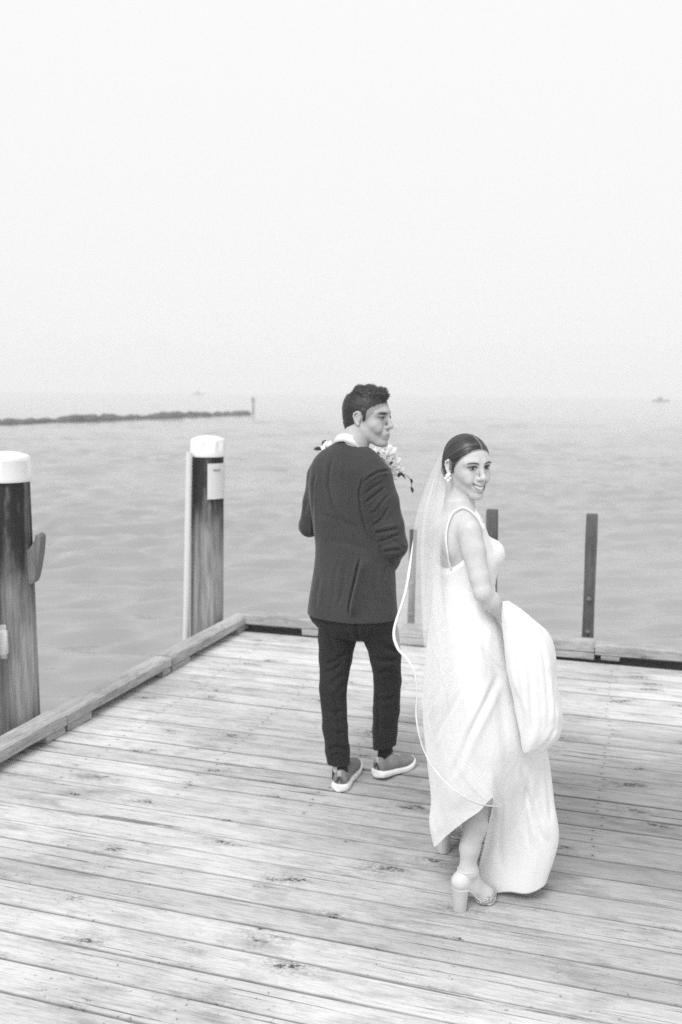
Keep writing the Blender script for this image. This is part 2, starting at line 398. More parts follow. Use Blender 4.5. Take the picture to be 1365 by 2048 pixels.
# ------------------------------------------------------------------ piles and posts
def pile_mat(name, g):
    m, nt, b, o = new_mat(name)
    v = scaled(nt, (9, 9, 0.9)); v2 = scaled(nt, (3.5, 3.5, 1.1)); v3 = scaled(nt, (60, 60, 3.5))
    tc = nt.nodes.new('ShaderNodeTexCoord'); sp = nt.nodes.new('ShaderNodeSeparateXYZ'); nt.links.new(tc.outputs['Object'], sp.inputs[0])
    n = noise(nt, v, 1.0, 5, 0.6, 0.4); n2 = noise(nt, v2, 1.6, 4, 0.6); n3 = noise(nt, v3, 1.0, 4, 0.6)
    # creosote at the top of the pile, bleached lower down
    top = rng(nt, math_n(nt,'ADD', sp.outputs[2], math_n(nt,'MULTIPLY', math_n(nt,'SUBTRACT', n2, 0.5), 1.3)), 0.50, 1.02, 0, 1, True)
    c = rng(nt, n, 0.36, 0.60, 0.45, 1.2)
    c = math_n(nt, 'MULTIPLY', c, rng(nt, n3, 0.3, 0.65, 0.6, 1.2))
    lowc = rng(nt, sp.outputs[2], 0.0, 1.2, g*1.25, g*0.75)
    base = math_n(nt, 'MULTIPLY', c, lowc)
    drk = math_n(nt, 'MULTIPLY', c, rng(nt, math_n(nt,'MULTIPLY', n, n2), 0.27, 0.40, 0.020, g*0.9))
    mx = nt.nodes.new('ShaderNodeMix'); nt.links.new(top, mx.inputs[0]); nt.links.new(base, mx.inputs[2]); nt.links.new(drk, mx.inputs[3])
    nt.links.new(mx.outputs[0], b.inputs['Base Color']); b.inputs['Roughness'].default_value = 0.8
    bump(nt, b, math_n(nt,'ADD', n, math_n(nt,'MULTIPLY',n3,0.5)), 0.6, 0.01)
    return m
m_pile = pile_mat("creosoted_pile_wood", 0.27)
m_cap = plain("white_plastic_cap", 0.80, 0.35, 0.03, 3)
m_white = plain("white_painted_metal", 0.70, 0.4, 0.04, 6)
m_grey = plain("galvanised_metal", 0.33, 0.45, 0.15, 20)
def pile(top_px, base_pt, diam_top, diam_bot, top_z, label, cap=True):
    root = empty("mooring_pile", tuple(base_pt), label, 'pile', 'capped mooring piles along the pier')
    tp = np.array(top_px) - np.array(base_pt)
    n = 30; zs = np.linspace(-3.6, tp[2]-0.06, n); mbp = MB(); v = []; f = []; m_ = 40
    for z in zs:
        t = z/tp[2]; r = (diam_bot + (diam_top-diam_bot)*max(t, -0.5))/2
        for j in range(m_):
            a = 2*math.pi*j/m_; rr = r*(1+0.02*math.sin(3*a+z*1.3)+0.012*math.sin(7*a+2.1*z)+0.008*math.sin(13*a-z))
            v.append((tp[0]*t+rr*math.cos(a), tp[1]*t+rr*math.sin(a), z))
    for i in range(n-1):
        for j in range(m_):
            j2 = (j+1) % m_; f.append((i*m_+j, i*m_+j2, (i+1)*m_+j2, (i+1)*m_+j))
    f.append(tuple((n-1)*m_+j for j in range(m_)))
    me = bpy.data.meshes.new("trunk"); me.from_pydata(v, [], f); me.materials.append(m_pile); me.update()
    o = link(bpy.data.objects.new("trunk", me)); o.parent = root; auto_smooth(o, 60)
    if cap:
        R_ = diam_top/2*1.10; hc = cap; prof = [(R_*1.0, -hc), (R_*1.02, -hc+0.01), (R_, -hc+0.02), (R_, -0.045)]
        for k in range(7):
            a = k/6*math.pi/2; prof.append((R_-0.035*(1-math.cos(a)), -0.045+0.03*math.sin(a)))
        prof += [(R_*0.6, -0.008), (R_*0.3, -0.002), (0.004, 0.0)]
        c = MB().lathe(prof, (tp[0], tp[1], tp[2]+0.005), 48).build("cap", m_cap, None, True); c.parent = root; auto_smooth(c, 60)
    return root
# pile by the far left corner
Y2 = y_left(413, RW+0.175); b2 = P(413, 1290, Y2); b2 = b2 - (P(416,872,Y2)-b2)*b2[2]/(P(416,872,Y2)[2]-b2[2])
t2 = P(416, 872, Y2)
p2 = pile(t2, (b2[0], b2[1], 0), 0.232, 0.245, 0, "dark round pile with white cap and white notice plate by the far left deck corner", cap=0.155)
pb = np.array(p2.location)
mbx = MB(); 
q0 = P(379, 905, Y2-0.12)-pb; q1 = P(372, 1300, Y2-0.12)-pb; q2 = q1 + (q1-q0)*1.6
mbx.tube([q0, (q0+q1)/2, q1, q2], 0.024, 14)
o = mbx.build("conduit_pipe", m_white, None, True); o.parent = p2; auto_smooth(o, 50)
# notice plate bent round the pile
v = []; f = []
rp = 0.128; zt = P(434, 925, Y2)[2]; zb_ = P(434, 995, Y2)[2]
N = 14
for k in range(N+1):
    a = math.radians(-82 + 74*k/N); 
    for (z, r) in ((zt, rp), (zt, rp+0.006), (zb_, rp+0.006), (zb_, rp)):
        t = z/t2[2]; cx = (t2[0]-pb[0])*t; cy = (t2[1]-pb[1])*t
        v.append((cx+r*math.cos(a), cy+r*math.sin(a), z))
for k in range(N):
    for j in range(4):
        j2 = (j+1) % 4; f.append((k*4+j, k*4+j2, (k+1)*4+j2, (k+1)*4+j))
f.append((0,1,2,3)); f.append((N*4+3, N*4+2, N*4+1, N*4))
me = bpy.data.meshes.new("notice_plate"); me.from_pydata(v, [], f); me.materials.append(m_white); me.update()
o = link(bpy.data.objects.new("notice_plate", me)); o.parent = p2; auto_smooth(o, 40)
zc = zt-0.045; cx = (t2[0]-pb[0])*zc/t2[2]; cy = (t2[1]-pb[1])*zc/t2[2]
mbx = MB(); pts = [(cx+(rp+0.008)*math.cos(math.radians(a)), cy+(rp+0.008)*math.sin(math.radians(a)), zc) for a in range(-64, -34, 6)]
mbx.tube(pts, 0.008, 6); o = mbx.build("faded_marking", m_grey, o, True)
o.parent.location = (0,0,0)

# pile at the left border
Y1 = y_left(37, RW+0.175); b1p = P(37, 1490, Y1); b1p = b1p - (P(10,904,Y1)-b1p)*b1p[2]/(P(10,904,Y1)[2]-b1p[2])
t1 = P(10, 904, Y1)
p1 = pile(t1, (b1p[0], b1p[1], 0), 0.235, 0.235, 0, "large round pile with white cap at the left border, a wooden cleat on its side", cap=0.155)
pb = np.array(p1.location)
# cleat: a curved horn of wood bolted to the right side of the pile
out_ = [(62,1100),(66,1096),(72,1088),(77,1078),(79,1068),(84,1066),(91,1072),(90,1090),(88,1110),(84,1135),(80,1155),(76,1164),(66,1168),(63,1150)]
v = []; n = len(out_)
for dy in (-0.045, 0.045):
    for (x, y) in out_: v.append(P(x-3, y, Y1) + np.array([0, dy, 0]))
f = [tuple(range(n)), tuple(reversed(range(n, 2*n)))] + [(i, i+n, (i+1) % n+n, (i+1) % n) for i in range(n)]
m_cleat = wood_mat("cleat_wood", 0.22, 1.0, 2)
o = mesh_obj("cleat", v, f, m_cleat, p1, False)
bv = o.modifiers.new("bevel", 'BEVEL'); bv.width = 0.006; bv.segments = 2
auto_smooth(o, 30)
mbx = MB(); ce = P(5, 1285, Y1-0.135); mbx.box(ce, (0.055, 0.05, 0.135), 0.1, 0.010)
mbx.box(ce+np.array([0, 0.03, 0]), (0.03, 0.05, 0.18), 0.1, 0.004)
o = mbx.build("white_bracket", m_white, p1); auto_smooth(o, 40)
# slim bleached pole leaning beside it
q = empty("leaning_pole", tuple(G(2, 1530)+lout*0.12), "slim bleached grey pole leaning beside the large pile at the left border", 'pole')
ql = np.array(q.location); mbx = MB()
m_pole = wood_mat("bleached_pole_wood", 0.34, 0.9, 2)
pa = P(-38, 1180, Y1-0.22); pz = P(0, 1560, Y1-0.22); dd_ = pz-pa
mbx.tube([pa-dd_*0.4, pa, (pa+pz)/2, pz, pz+dd_*2.2], [0.035, 0.038, 0.042, 0.045, 0.05], 20)
o = mbx.build("shaft", m_pole, q, True); auto_smooth(o, 60)

m_bolt = plain("weathered_bolt_metal", 0.16, 0.6)
m_post = wood_mat("dark_square_post", 0.13, 1.1, 2)
def sq_post(top, bot, w, label):
    bot_pt = G(bot[0], bot[1], 0.02); bot_pt = bot_pt + fout*(RW+0.06)
    Yp = bot_pt[1]; tpt = P(top[0], top[1], Yp)
    root = empty("square_post", (bot_pt[0], bot_pt[1], 0), label, 'post', 'square timber posts along the far edge')
    bx = P(bot[0], bot[1], Yp); axis = tpt-bx; hgt = axis[2]
    k = axis/hgt
    zs = [-1.0, -0.5, 0, 0.25, 0.5, 0.75, hgt+bx[2]-0.008, hgt+bx[2]]
    v = []
    for i, z in enumerate(zs):
        c = bx + k*(z-bx[2]) - np.array(root.location); h = w/2*(0.90 if i == len(zs)-1 else 1.0)
        for (sx, sy) in ((-1,-0.97),(-0.97,-1),(0.97,-1),(1,-0.97),(1,0.97),(0.97,1),(-0.97,1),(-1,0.97)):
            p = DR @ Vector((sx*h, sy*h, 0)); j = 0.0015*math.sin(z*9+sx*3+sy*5)
            v.append((c[0]+p.x+j, c[1]+p.y, z))
    f = [(i*8+j, i*8+(j+1)%8, (i+1)*8+(j+1)%8, (i+1)*8+j) for i in range(len(zs)-1) for j in range(8)]
    f += [tuple(range((len(zs)-1)*8, len(zs)*8)), tuple(reversed(range(8)))]
    me = bpy.data.meshes.new("timber"); me.from_pydata(v, [], f); me.materials.append(m_post); me.update()
    o = link(bpy.data.objects.new("timber", me)); o.parent = root; auto_smooth(o, 30)
    for zz in (0.10, 0.34):
        bm_ = MB()
        c = bx + k*(zz-bx[2]) - np.array(root.location)
        bm_.lathe([(0.018, 0), (0.018, 0.010), (0.010, 0.012), (0.010, 0.022), (0.002, 0.024)], tuple(c - np.array(DR @ Vector((0, w/2-0.001, 0)))), 12,
                  M=DR @ Matrix.Rotation(math.pi/2, 3, 'X'))
        o = bm_.build("bolt_head", m_bolt, None, True); o.parent = root; auto_smooth(o, 40)
    return root
sq_post((985, 1019), (981, 1280), 0.078, "dark square post behind the bride's shoulder, middle of the three")
sq_post((1185, 1028), (1175, 1296), 0.078, "dark square post standing alone right of the bride")
sq_post((826, 1112), (822, 1258), 0.045, "short slim post at the far edge seen through the bride's veil")

# ------------------------------------------------------------------ water
WZ = -1.3
def water_h(x, y, lim):
    r = random.Random(11); h = np.zeros_like(x)
    for i in range(52):
        lam = 0.42*(1.9/0.42)**(r.random()**1.0)
        th = math.radians(100) + r.gauss(0, 0.26)              # crests run nearly across the view
        k = 2*math.pi/lam; ph = r.uniform(0, 6.28)
        amp = 0.0112*lam**0.85
        a = np.clip((lam/(1.5*lim)-1.0), 0, 1)
        w = np.sin(k*(x*math.cos(th)+y*math.sin(th)) + ph + 0.8*np.sin(0.35*k*(x*math.sin(th)-y*math.cos(th))+ph*2))
        h += amp*a*w
    # gust patches
    g = 0.75+0.35*np.sin(x*0.21+1.3*np.sin(y*0.17))*np.sin(y*0.26+0.7*np.sin(x*0.13))
    return h*g*np.clip(1.25-np.hypot(x, y)/150, .25, 1)
rr = [2.2]
while rr[-1] < 700: rr.append(rr[-1]*1.0062 + 0.012 if rr[-1] < 120 else rr[-1]*1.02)
rr = np.array(rr); th = np.linspace(math.radians(-64), math.radians(64), 860)
th = th*(0.55+0.45*(np.abs(th)/th.max())**1.5)
A, Rr = np.meshgrid(th, rr); X = Rr*np.sin(A); Y = Rr*np.cos(A)
lim = np.maximum(np.gradient(rr)[:, None]*np.ones_like(A), Rr*np.gradient(th)[None, :])
Z = WZ + water_h(X, Y-1.5, lim)
nr, na = X.shape
v = np.stack([X, Y-1.5, Z], -1).reshape(-1, 3)
ii, jj = np.meshgrid(np.arange(nr-1), np.arange(na-1), indexing='ij'); a = ii*na+jj
f = np.stack([a, a+1, a+na+1, a+na], -1).reshape(-1, 4)
m_water, nt, b, o = new_mat("sea_water")
b.inputs['Base Color'].default_value = (0.25, 0.25, 0.25, 1); b.inputs['Roughness'].default_value = 0.10
b.inputs['IOR'].default_value = 1.9
wv = scaled(nt, (0.8, 2.2, 1)); 
bump(nt, b, math_n(nt,'ADD', noise(nt, wv, 6, 4, 0.6), math_n(nt,'MULTIPLY', noise(nt, wv, 1.1, 4, 0.6), 1.0)), 0.35, 0.03)
sea = mesh_obj("water", v, f, m_water); tag(sea, kind='structure')
# calm sheet for the rest of the harbour, just under the waves
n = 48; v = [(0, 0, WZ-1.2)]; 
for r_ in (690,): v += [(r_*math.cos(2*math.pi*k/n), r_*math.sin(2*math.pi*k/n), WZ-1.2) for k in range(n)]
f = [(0, 1+k, 1+(k+1) % n) for k in range(n)]
tag(mesh_obj("seabed_water", v, f, m_water, smooth=False), kind='structure')

# ------------------------------------------------------------------ breakwater
m_rock = plain("wet_dark_rock", 0.05, 0.8, 0.5, 1.5, 0.5, 3)
mbr = MB(); rk = random.Random(8)
def rock(c, s):
    n1_, n2_ = 7, 10; v = []; f = []; j_ = [rk.uniform(0.75, 1.2) for _ in range(n1_*n2_)]
    for i in range(n1_):
        for k in range(n2_):
            a = math.pi*(i+0.5)/n1_; p = 2*math.pi*k/n2_; q = j_[i*n2_+k]
            v.append((c[0]+s[0]*q*math.sin(a)*math.cos(p), c[1]+s[1]*q*math.sin(a)*math.sin(p), c[2]+s[2]*q*math.cos(a)))
    for i in range(n1_-1):
        for k in range(n2_):
            k2 = (k+1) % n2_; f.append((i*n2_+k, (i+1)*n2_+k, (i+1)*n2_+k2, i*n2_+k2))
    f.append(tuple(range(n2_))); f.append(tuple((n1_-1)*n2_+k for k in reversed(range(n2_))))
    mbr.add(v, f)
A0 = G(-200, 858, WZ); A1 = G(488, 829, WZ)
cl = [rk.random() for _ in range(34)]
for i in range(300):
    t = min(max(cl[i % 34]+rk.gauss(0, .022), 0), 1) if i < 150 else rk.random(); hgt = 0.55+0.45*math.sin(t*19)+0.3*math.sin(t*47+1)
    hgt *= .6
    c = A0+(A1-A0)*t + np.array([rk.uniform(-0.6,0.6), rk.uniform(-1.6,1.6), 0])
    s = rk.uniform(0.22, 0.50) if i < 150 else rk.uniform(.2, .4)
    rock((c[0], c[1], WZ+max(hgt,0.05)*0.45+rk.uniform(-0.15,0.15)), (s*1.5, s*1.3, s*0.65))
o = mbr.build("breakwater", m_rock); tag(o, "low dark rock breakwater stretching in from the left across the water", 'breakwater')
# marker at its end
bp = G(507, 826, WZ); root = empty("marker_post", tuple(bp), "thin pale marker post at the end of the rock breakwater", 'marker post')
sc_ = bp[1]/1900
m_mark = plain("marker_paint", 0.25, 0.6)
MB().lathe([(2.3*sc_, -1.5), (2.3*sc_, 18*sc_), (1.6*sc_, 22*sc_)], tuple(bp), 12).build("pole", m_mark, root, True)
MB().box(tuple(bp+np.array([0, 0, 26*sc_])), (7*sc_, 5*sc_, 9*sc_), 0, 0.5*sc_).build("daymark", m_mark, root)
m_boat = plain("grey_boat_hull", 0.10, 0.5, 0.1)
def boat(px, py, wpx, mast, label):
    c = G(px, py, WZ); s = c[1]/1900; L = wpx*s; root = empty("distant_boat", tuple(c), label, 'boat')
    v = []; f = []; n = 9
    for i in range(n):
        t = i/(n-1)*2-1; w = 0.16*L*math.sqrt(max(0.02, 1-abs(t)**2.6)); sh = 0.09*L*(1+0.35*t*t)
        for (y, z) in ((-w, sh), (-w*0.8, 0), (0, -0.05*L), (w*0.8, 0), (w, sh)): v.append((c[0]+t*L/2, c[1]+y, c[2]+z))
    for i in range(n-1):
        for j in range(4): f.append((i*5+j, (i+1)*5+j, (i+1)*5+j+1, i*5+j+1))
        f.append((i*5+4, (i+1)*5+4, (i+1)*5, i*5))
    f += [(0,1,2,3,4), tuple((n-1)*5+j for j in (4,3,2,1,0))]
    mesh_obj("hull", v, f, m_boat, root, False)
    MB().box((c[0]-0.05*L, c[1], c[2]+0.17*L), (0.28*L, 0.2*L, 0.16*L), 0, 0.01*L).build("cabin", m_boat, root)
    MB().tube([c+np.array([0.02*L,0,0.1*L]), c+np.array([0.02*L,0,mast*L])], [0.015*L, 0.008*L], 8).build("mast", m_boat, root)
boat(1322, 803, 34, 0.45, "faint low boat near the horizon at the right border")
boat(397, 789, 26, 0.35, "faint boat near the horizon above the rock breakwater")
# ------------------------------------------------------------------ solid modelling of organic shapes
class Field:
    def __init__(s, lo, hi, h):
        s.lo = np.array(lo, float); s.h = h
        s.n = np.ceil((np.array(hi)-s.lo)/h).astype(int)+1
        s.d = np.full(tuple(s.n), 0.2, np.float32)
        s.ax = [(s.lo[i]+h*np.arange(s.n[i])).astype(np.float32) for i in range(3)]
    def _sub(s, lo, hi):
        a = np.clip(np.floor((np.array(lo)-s.lo)/s.h).astype(int), 0, s.n); b = np.clip(np.ceil((np.array(hi)-s.lo)/s.h).astype(int)+1, 0, s.n)
        sl = tuple(slice(a[i], b[i]) for i in range(3))
        x = s.ax[0][sl[0]][:, None, None]; y = s.ax[1][sl[1]][None, :, None]; z = s.ax[2][sl[2]][None, None, :]
        return sl, x, y, z
    def comb(s, fn, lo, hi, k, mode):
        pad = k+3*s.h
        sl, x, y, z = s._sub(np.array(lo)-pad, np.array(hi)+pad)
        if any(q.stop <= q.start for q in sl): return s
        d = fn(x, y, z).astype(np.float32); o = s.d[sl]
        if mode == 'add': s.d[sl] = smin(o, d, k)
        elif mode == 'sub': s.d[sl] = -smin(-o, d, k)
        return s
    def cap(s, a, b, ra, rb=None, k=0.01, flat=None, mode='add'):
        a = np.array(a, float); b = np.array(b, float); rb = ra if rb is None else rb; ab = b-a; L2 = max(float(ab@ab), 1e-9)
        if flat is not None: nn, sc_f = flat; nn = np.array(nn, float); nn /= np.linalg.norm(nn)
        def fn(x, y, z):
            px, py, pz = x-a[0], y-a[1], z-a[2]
            t = np.clip((px*ab[0]+py*ab[1]+pz*ab[2])/L2, 0, 1)
            qx, qy, qz = px-t*ab[0], py-t*ab[1], pz-t*ab[2]
            if flat is not None:
                q = (qx*nn[0]+qy*nn[1]+qz*nn[2])*(1/sc_f-1); qx, qy, qz = qx+q*nn[0], qy+q*nn[1], qz+q*nn[2]
            return np.sqrt(qx*qx+qy*qy+qz*qz)-(ra+t*(rb-ra))
        R_ = max(ra, rb)
        return s.comb(fn, np.minimum(a, b)-R_, np.maximum(a, b)+R_, k, mode)
    def chain(s, pts, rs, k=0.01, flat=None, mode='add'):
        for i in range(len(pts)-1): s.cap(pts[i], pts[i+1], rs[i], rs[i+1], k, flat, mode)
        return s
    def ell(s, c, r, M=None, k=0.01, mode='add'):
        c = np.array(c, float); r = np.array(r, float); M = np.eye(3) if M is None else np.array(M)
        def fn(x, y, z):
            px, py, pz = x-c[0], y-c[1], z-c[2]
            q = [M[0, i]*px+M[1, i]*py+M[2, i]*pz for i in range(3)]
            k0 = np.sqrt(sum((q[i]/r[i])**2 for i in range(3))); k1 = np.sqrt(sum((q[i]/r[i]**2)**2 for i in range(3)))
            return k0*(k0-1)/np.maximum(k1, 1e-6)
        R_ = r.max(); return s.comb(fn, c-R_, c+R_, k, mode)
    def stack(s, rows, fwd, k=0.01, mode='add', p=2.0, grow=0.0):
        # rows: (centre point, half width, half depth); measured along/across 'fwd'
        rows = sorted(rows, key=lambda q: q[0][2]); zz = np.array([q[0][2] for q in rows])
        cx = np.array([q[0][0] for q in rows]); cy = np.array([q[0][1] for q in rows])
        aw = np.array([q[1] for q in rows])+grow; bd = np.array([q[2] for q in rows])+grow
        fx, fy = fwd
        def fn(x, y, z):
            zf = z.ravel(); ip = lambda v: pchip(zz, v, zf)[None, None, :]
            X_, Y_ = x-ip(cx), y-ip(cy); A_, B_ = np.maximum(ip(aw), .004), np.maximum(ip(bd), .004)
            v = X_*fx+Y_*fy; u = X_*fy-Y_*fx
            m = (np.abs(u/A_)**p+np.abs(v/B_)**p)**(1/p)
            d = (m-1)*np.minimum(A_, B_)
            return np.maximum(d, np.maximum(zz[0]-z, z-zz[-1]))
        R_ = max(aw.max(), bd.max())
        return s.comb(fn, (cx.min()-R_, cy.min()-R_, zz[0]), (cx.max()+R_, cy.max()+R_, zz[-1]), k, mode)
    def cut(s, pt, n, k=0.0):          # removes the side the normal points to
        pt = np.array(pt, float); n = np.array(n, float); n /= np.linalg.norm(n)
        x, y, z = s.ax[0][:, None, None], s.ax[1][None, :, None], s.ax[2][None, None, :]
        d = ((x-pt[0])*n[0]+(y-pt[1])*n[1]+(z-pt[2])*n[2]).astype(np.float32)
        s.d = -smin(-s.d, -d, k) if k > 0 else np.maximum(s.d, d)
        return s
    def mesh(s, smooth=2):
        d = s.d; ins = d < 0
        c = [d[i:d.shape[0]-1+i, j:d.shape[1]-1+j, k:d.shape[2]-1+k] for i in (0,1) for j in (0,1) for k in (0,1)]
        si = [q < 0 for q in c]; cnt = sum(q.astype(np.int8) for q in si); act = (cnt > 0) & (cnt < 8)
        idx = np.argwhere(act); vid = np.full(act.shape, -1, np.int64); vid[act] = np.arange(len(idx))
        vals = np.stack([q[act] for q in c], 1)
        offs = np.array([(i, j, k) for i in (0,1) for j in (0,1) for k in (0,1)], float)
        acc = np.zeros((len(idx), 3)); w = np.zeros(len(idx))
        for a in range(8):
            for b in range(a+1, 8):
                if np.abs(offs[a]-offs[b]).sum() != 1: continue
                va, vb = vals[:, a], vals[:, b]; m = (va < 0) != (vb < 0)
                t = np.where(m, va/np.where(m, va-vb, 1), 0)
                acc += np.where(m[:, None], offs[a]+t[:, None]*(offs[b]-offs[a]), 0); w += m
        v = s.lo+(idx+acc/w[:, None])*s.h
        F = []
        for ax in range(3):
            a1, a2 = [(1,2),(2,0),(0,1)][ax]
            sl0 = [slice(None)]*3; sl1 = [slice(None)]*3; sl0[ax] = slice(0, -1); sl1[ax] = slice(1, None)
            i0, i1 = ins[tuple(sl0)], ins[tuple(sl1)]; e = np.argwhere(i0 != i1)
            ok = (e[:, a1] > 0) & (e[:, a2] > 0) & (e[:, a1] < act.shape[a1]) & (e[:, a2] < act.shape[a2]); e = e[ok]
            flip = i0[tuple(e.T)]
            def at(da, db):
                q = e.copy(); q[:, a1] -= da; q[:, a2] -= db; return vid[tuple(q.T)]
            qd = np.stack([at(1,1), at(0,1), at(0,0), at(1,0)], 1)
            qd[~flip] = qd[~flip][:, ::-1]; F.append(qd)
        f = np.concatenate(F); f = f[(f >= 0).all(1)]
        return relax(v, f, smooth), f
def smin(a, b, k):
    if k <= 0: return np.minimum(a, b)
    h = np.maximum(k-np.abs(a-b), 0)/k
    return np.minimum(a, b)-h*h*k*0.25
def pchip(xp, yp, x):                  # smooth monotone-ish interpolation
    xp = np.asarray(xp, float); yp = np.asarray(yp, float)
    if len(xp) < 3: return np.interp(x, xp, yp)
    m = np.gradient(yp, xp); i = np.clip(np.searchsorted(xp, x)-1, 0, len(xp)-2)
    h = xp[i+1]-xp[i]; t = np.clip((x-xp[i])/h, 0, 1); t2, t3 = t*t, t*t*t
    return (2*t3-3*t2+1)*yp[i]+(t3-2*t2+t)*h*m[i]+(-2*t3+3*t2)*yp[i+1]+(t3-t2)*h*m[i+1]
def relax(v, f, it, lam=0.5):
    if it <= 0: return v
    k = f.shape[1]; e = np.concatenate([f[:, [i, (i+1) % k]] for i in range(k)]); e = np.concatenate([e, e[:, ::-1]])
    cnt = np.bincount(e[:, 0], minlength=len(v))[:, None]
    for _ in range(it):
        s = np.stack([np.bincount(e[:, 0], weights=v[e[:, 1], i], minlength=len(v)) for i in range(3)], 1)
        v = v+lam*(s/np.maximum(cnt, 1)-v)
    return v
def normals(v, f):
    a = v[f[:, 2]]-v[f[:, 0]]; b = v[f[:, 3]]-v[f[:, 1]]; n = np.cross(a, b); out = np.zeros_like(v)
    for i in range(4):
        for j in range(3): out[:, j] += np.bincount(f[:, i], weights=n[:, j], minlength=len(v))
    return out/np.maximum(np.linalg.norm(out, axis=1, keepdims=True), 1e-12)
R3n = np.array(R3)
def project(v):
    q = (v-np.array([0, 0, CAMH]))@R3n; return 682.5+FPX*q[:, 0]/-q[:, 2], 1024-FPX*q[:, 1]/-q[:, 2]
def pdist(x, y, pl):                    # distance to a polyline, signed side, and position along it
    best = np.full(len(x), 1e9); tt = np.zeros(len(x)); side = np.zeros(len(x)); L = [0]
    for i in range(len(pl)-1): L.append(L[-1]+math.hypot(pl[i+1][0]-pl[i][0], pl[i+1][1]-pl[i][1]))
    for i in range(len(pl)-1):
        ax_, ay = pl[i]; bx, by = pl[i+1]; dx, dy = bx-ax_, by-ay; l2 = dx*dx+dy*dy
        t = np.clip(((x-ax_)*dx+(y-ay)*dy)/l2, 0, 1); d = np.hypot(x-ax_-t*dx, y-ay-t*dy)
        m = d < best; best[m] = d[m]; tt[m] = (L[i]+t[m]*(L[i+1]-L[i]))/L[-1]
        side[m] = np.sign((x[m]-ax_)*dy-(y[m]-ay)*dx)
    return best, tt, side
def fold(v, n, pl, w, depth, step=0.0):  # a crease pressed into the camera-facing cloth; step > 0 makes one side stand proud
    x, y = project(v); d, t, s = pdist(x, y, pl)
    toc = np.array([0, 0, CAMH])-v; toc /= np.linalg.norm(toc, axis=1, keepdims=True)
    fac = np.clip((n*toc).sum(1)*2.0, 0, 1)
    end = np.clip(np.minimum(t, 1-t)*5+0.05, 0, 1); end = end*end*(3-2*end)
    prof = -np.exp(-(d/w)**2)+0.55*np.exp(-((d-2.1*w)/(1.3*w))**2)
    dis = depth*prof*end
    if step: dis = dis+step*end*np.where(s > 0, np.exp(-(d/(6*w))**2), 0)
    return v+n*(dis*fac)[:, None]
def wnoise(v, s, seed=0, sx=1, sy=1, sz=1):   # smooth 3-D noise from warped sines
    x, y, z = v[:, 0]*s*sx+seed*1.7, v[:, 1]*s*sy+seed*2.3, v[:, 2]*s*sz+seed*3.1
    a = np.sin(x+1.3*np.sin(y*0.9+0.4)+0.7*np.sin(z*1.1)); b = np.sin(y*1.1+1.1*np.sin(z+1.7)+0.6*x); c = np.sin(z*1.2+1.2*np.sin(x*0.8+2.1)-0.5*y)
    return (a+b+c+0.5*np.sin(2.1*x+1.7*b+z)+0.5*np.sin(2.3*z+1.9*a))/4

def blend_to(vb, nb, vh, nh, z0, z1):      # eases the top of one surface onto another
    m = np.where((vb[:, 2] > z0) & (vb[:, 2] < z1+.006))[0]; hm = np.where((vh[:, 2] > z0-.01) & (vh[:, 2] < z1+.014))[0]
    if len(m) == 0: return vb
    H_ = vh[hm]; NH = nh[hm]; vb = vb.copy()
    for s in range(0, len(m), 800):
        i = m[s:s+800]; q = vb[i]; d2 = ((q[:, None, :]-H_[None])**2).sum(2); j = d2.argmin(1); ok = d2[np.arange(len(i)), j] < .012**2
        w = np.clip((q[:, 2]-z0)/(z1-z0), 0, 1); w = w*w*(3-2*w)*ok
        vb[i] = q+NH[j]*(((H_[j]-q)*NH[j]).sum(1)*w)[:, None]
    return vb
def frame(fwd_xy, pitch=0.0, roll=0.0):      # columns: forward, left, up
    fx, fy = fwd_xy; l = math.hypot(fx, fy); fx /= l; fy /= l
    f = np.array([fx*math.cos(pitch), fy*math.cos(pitch), math.sin(pitch)]); lft = np.array([-fy, fx, 0.0])
    up = np.cross(f, lft); c, s = math.cos(roll), math.sin(roll)
    return np.stack([f, c*lft+s*up, c*up-s*lft], 1)

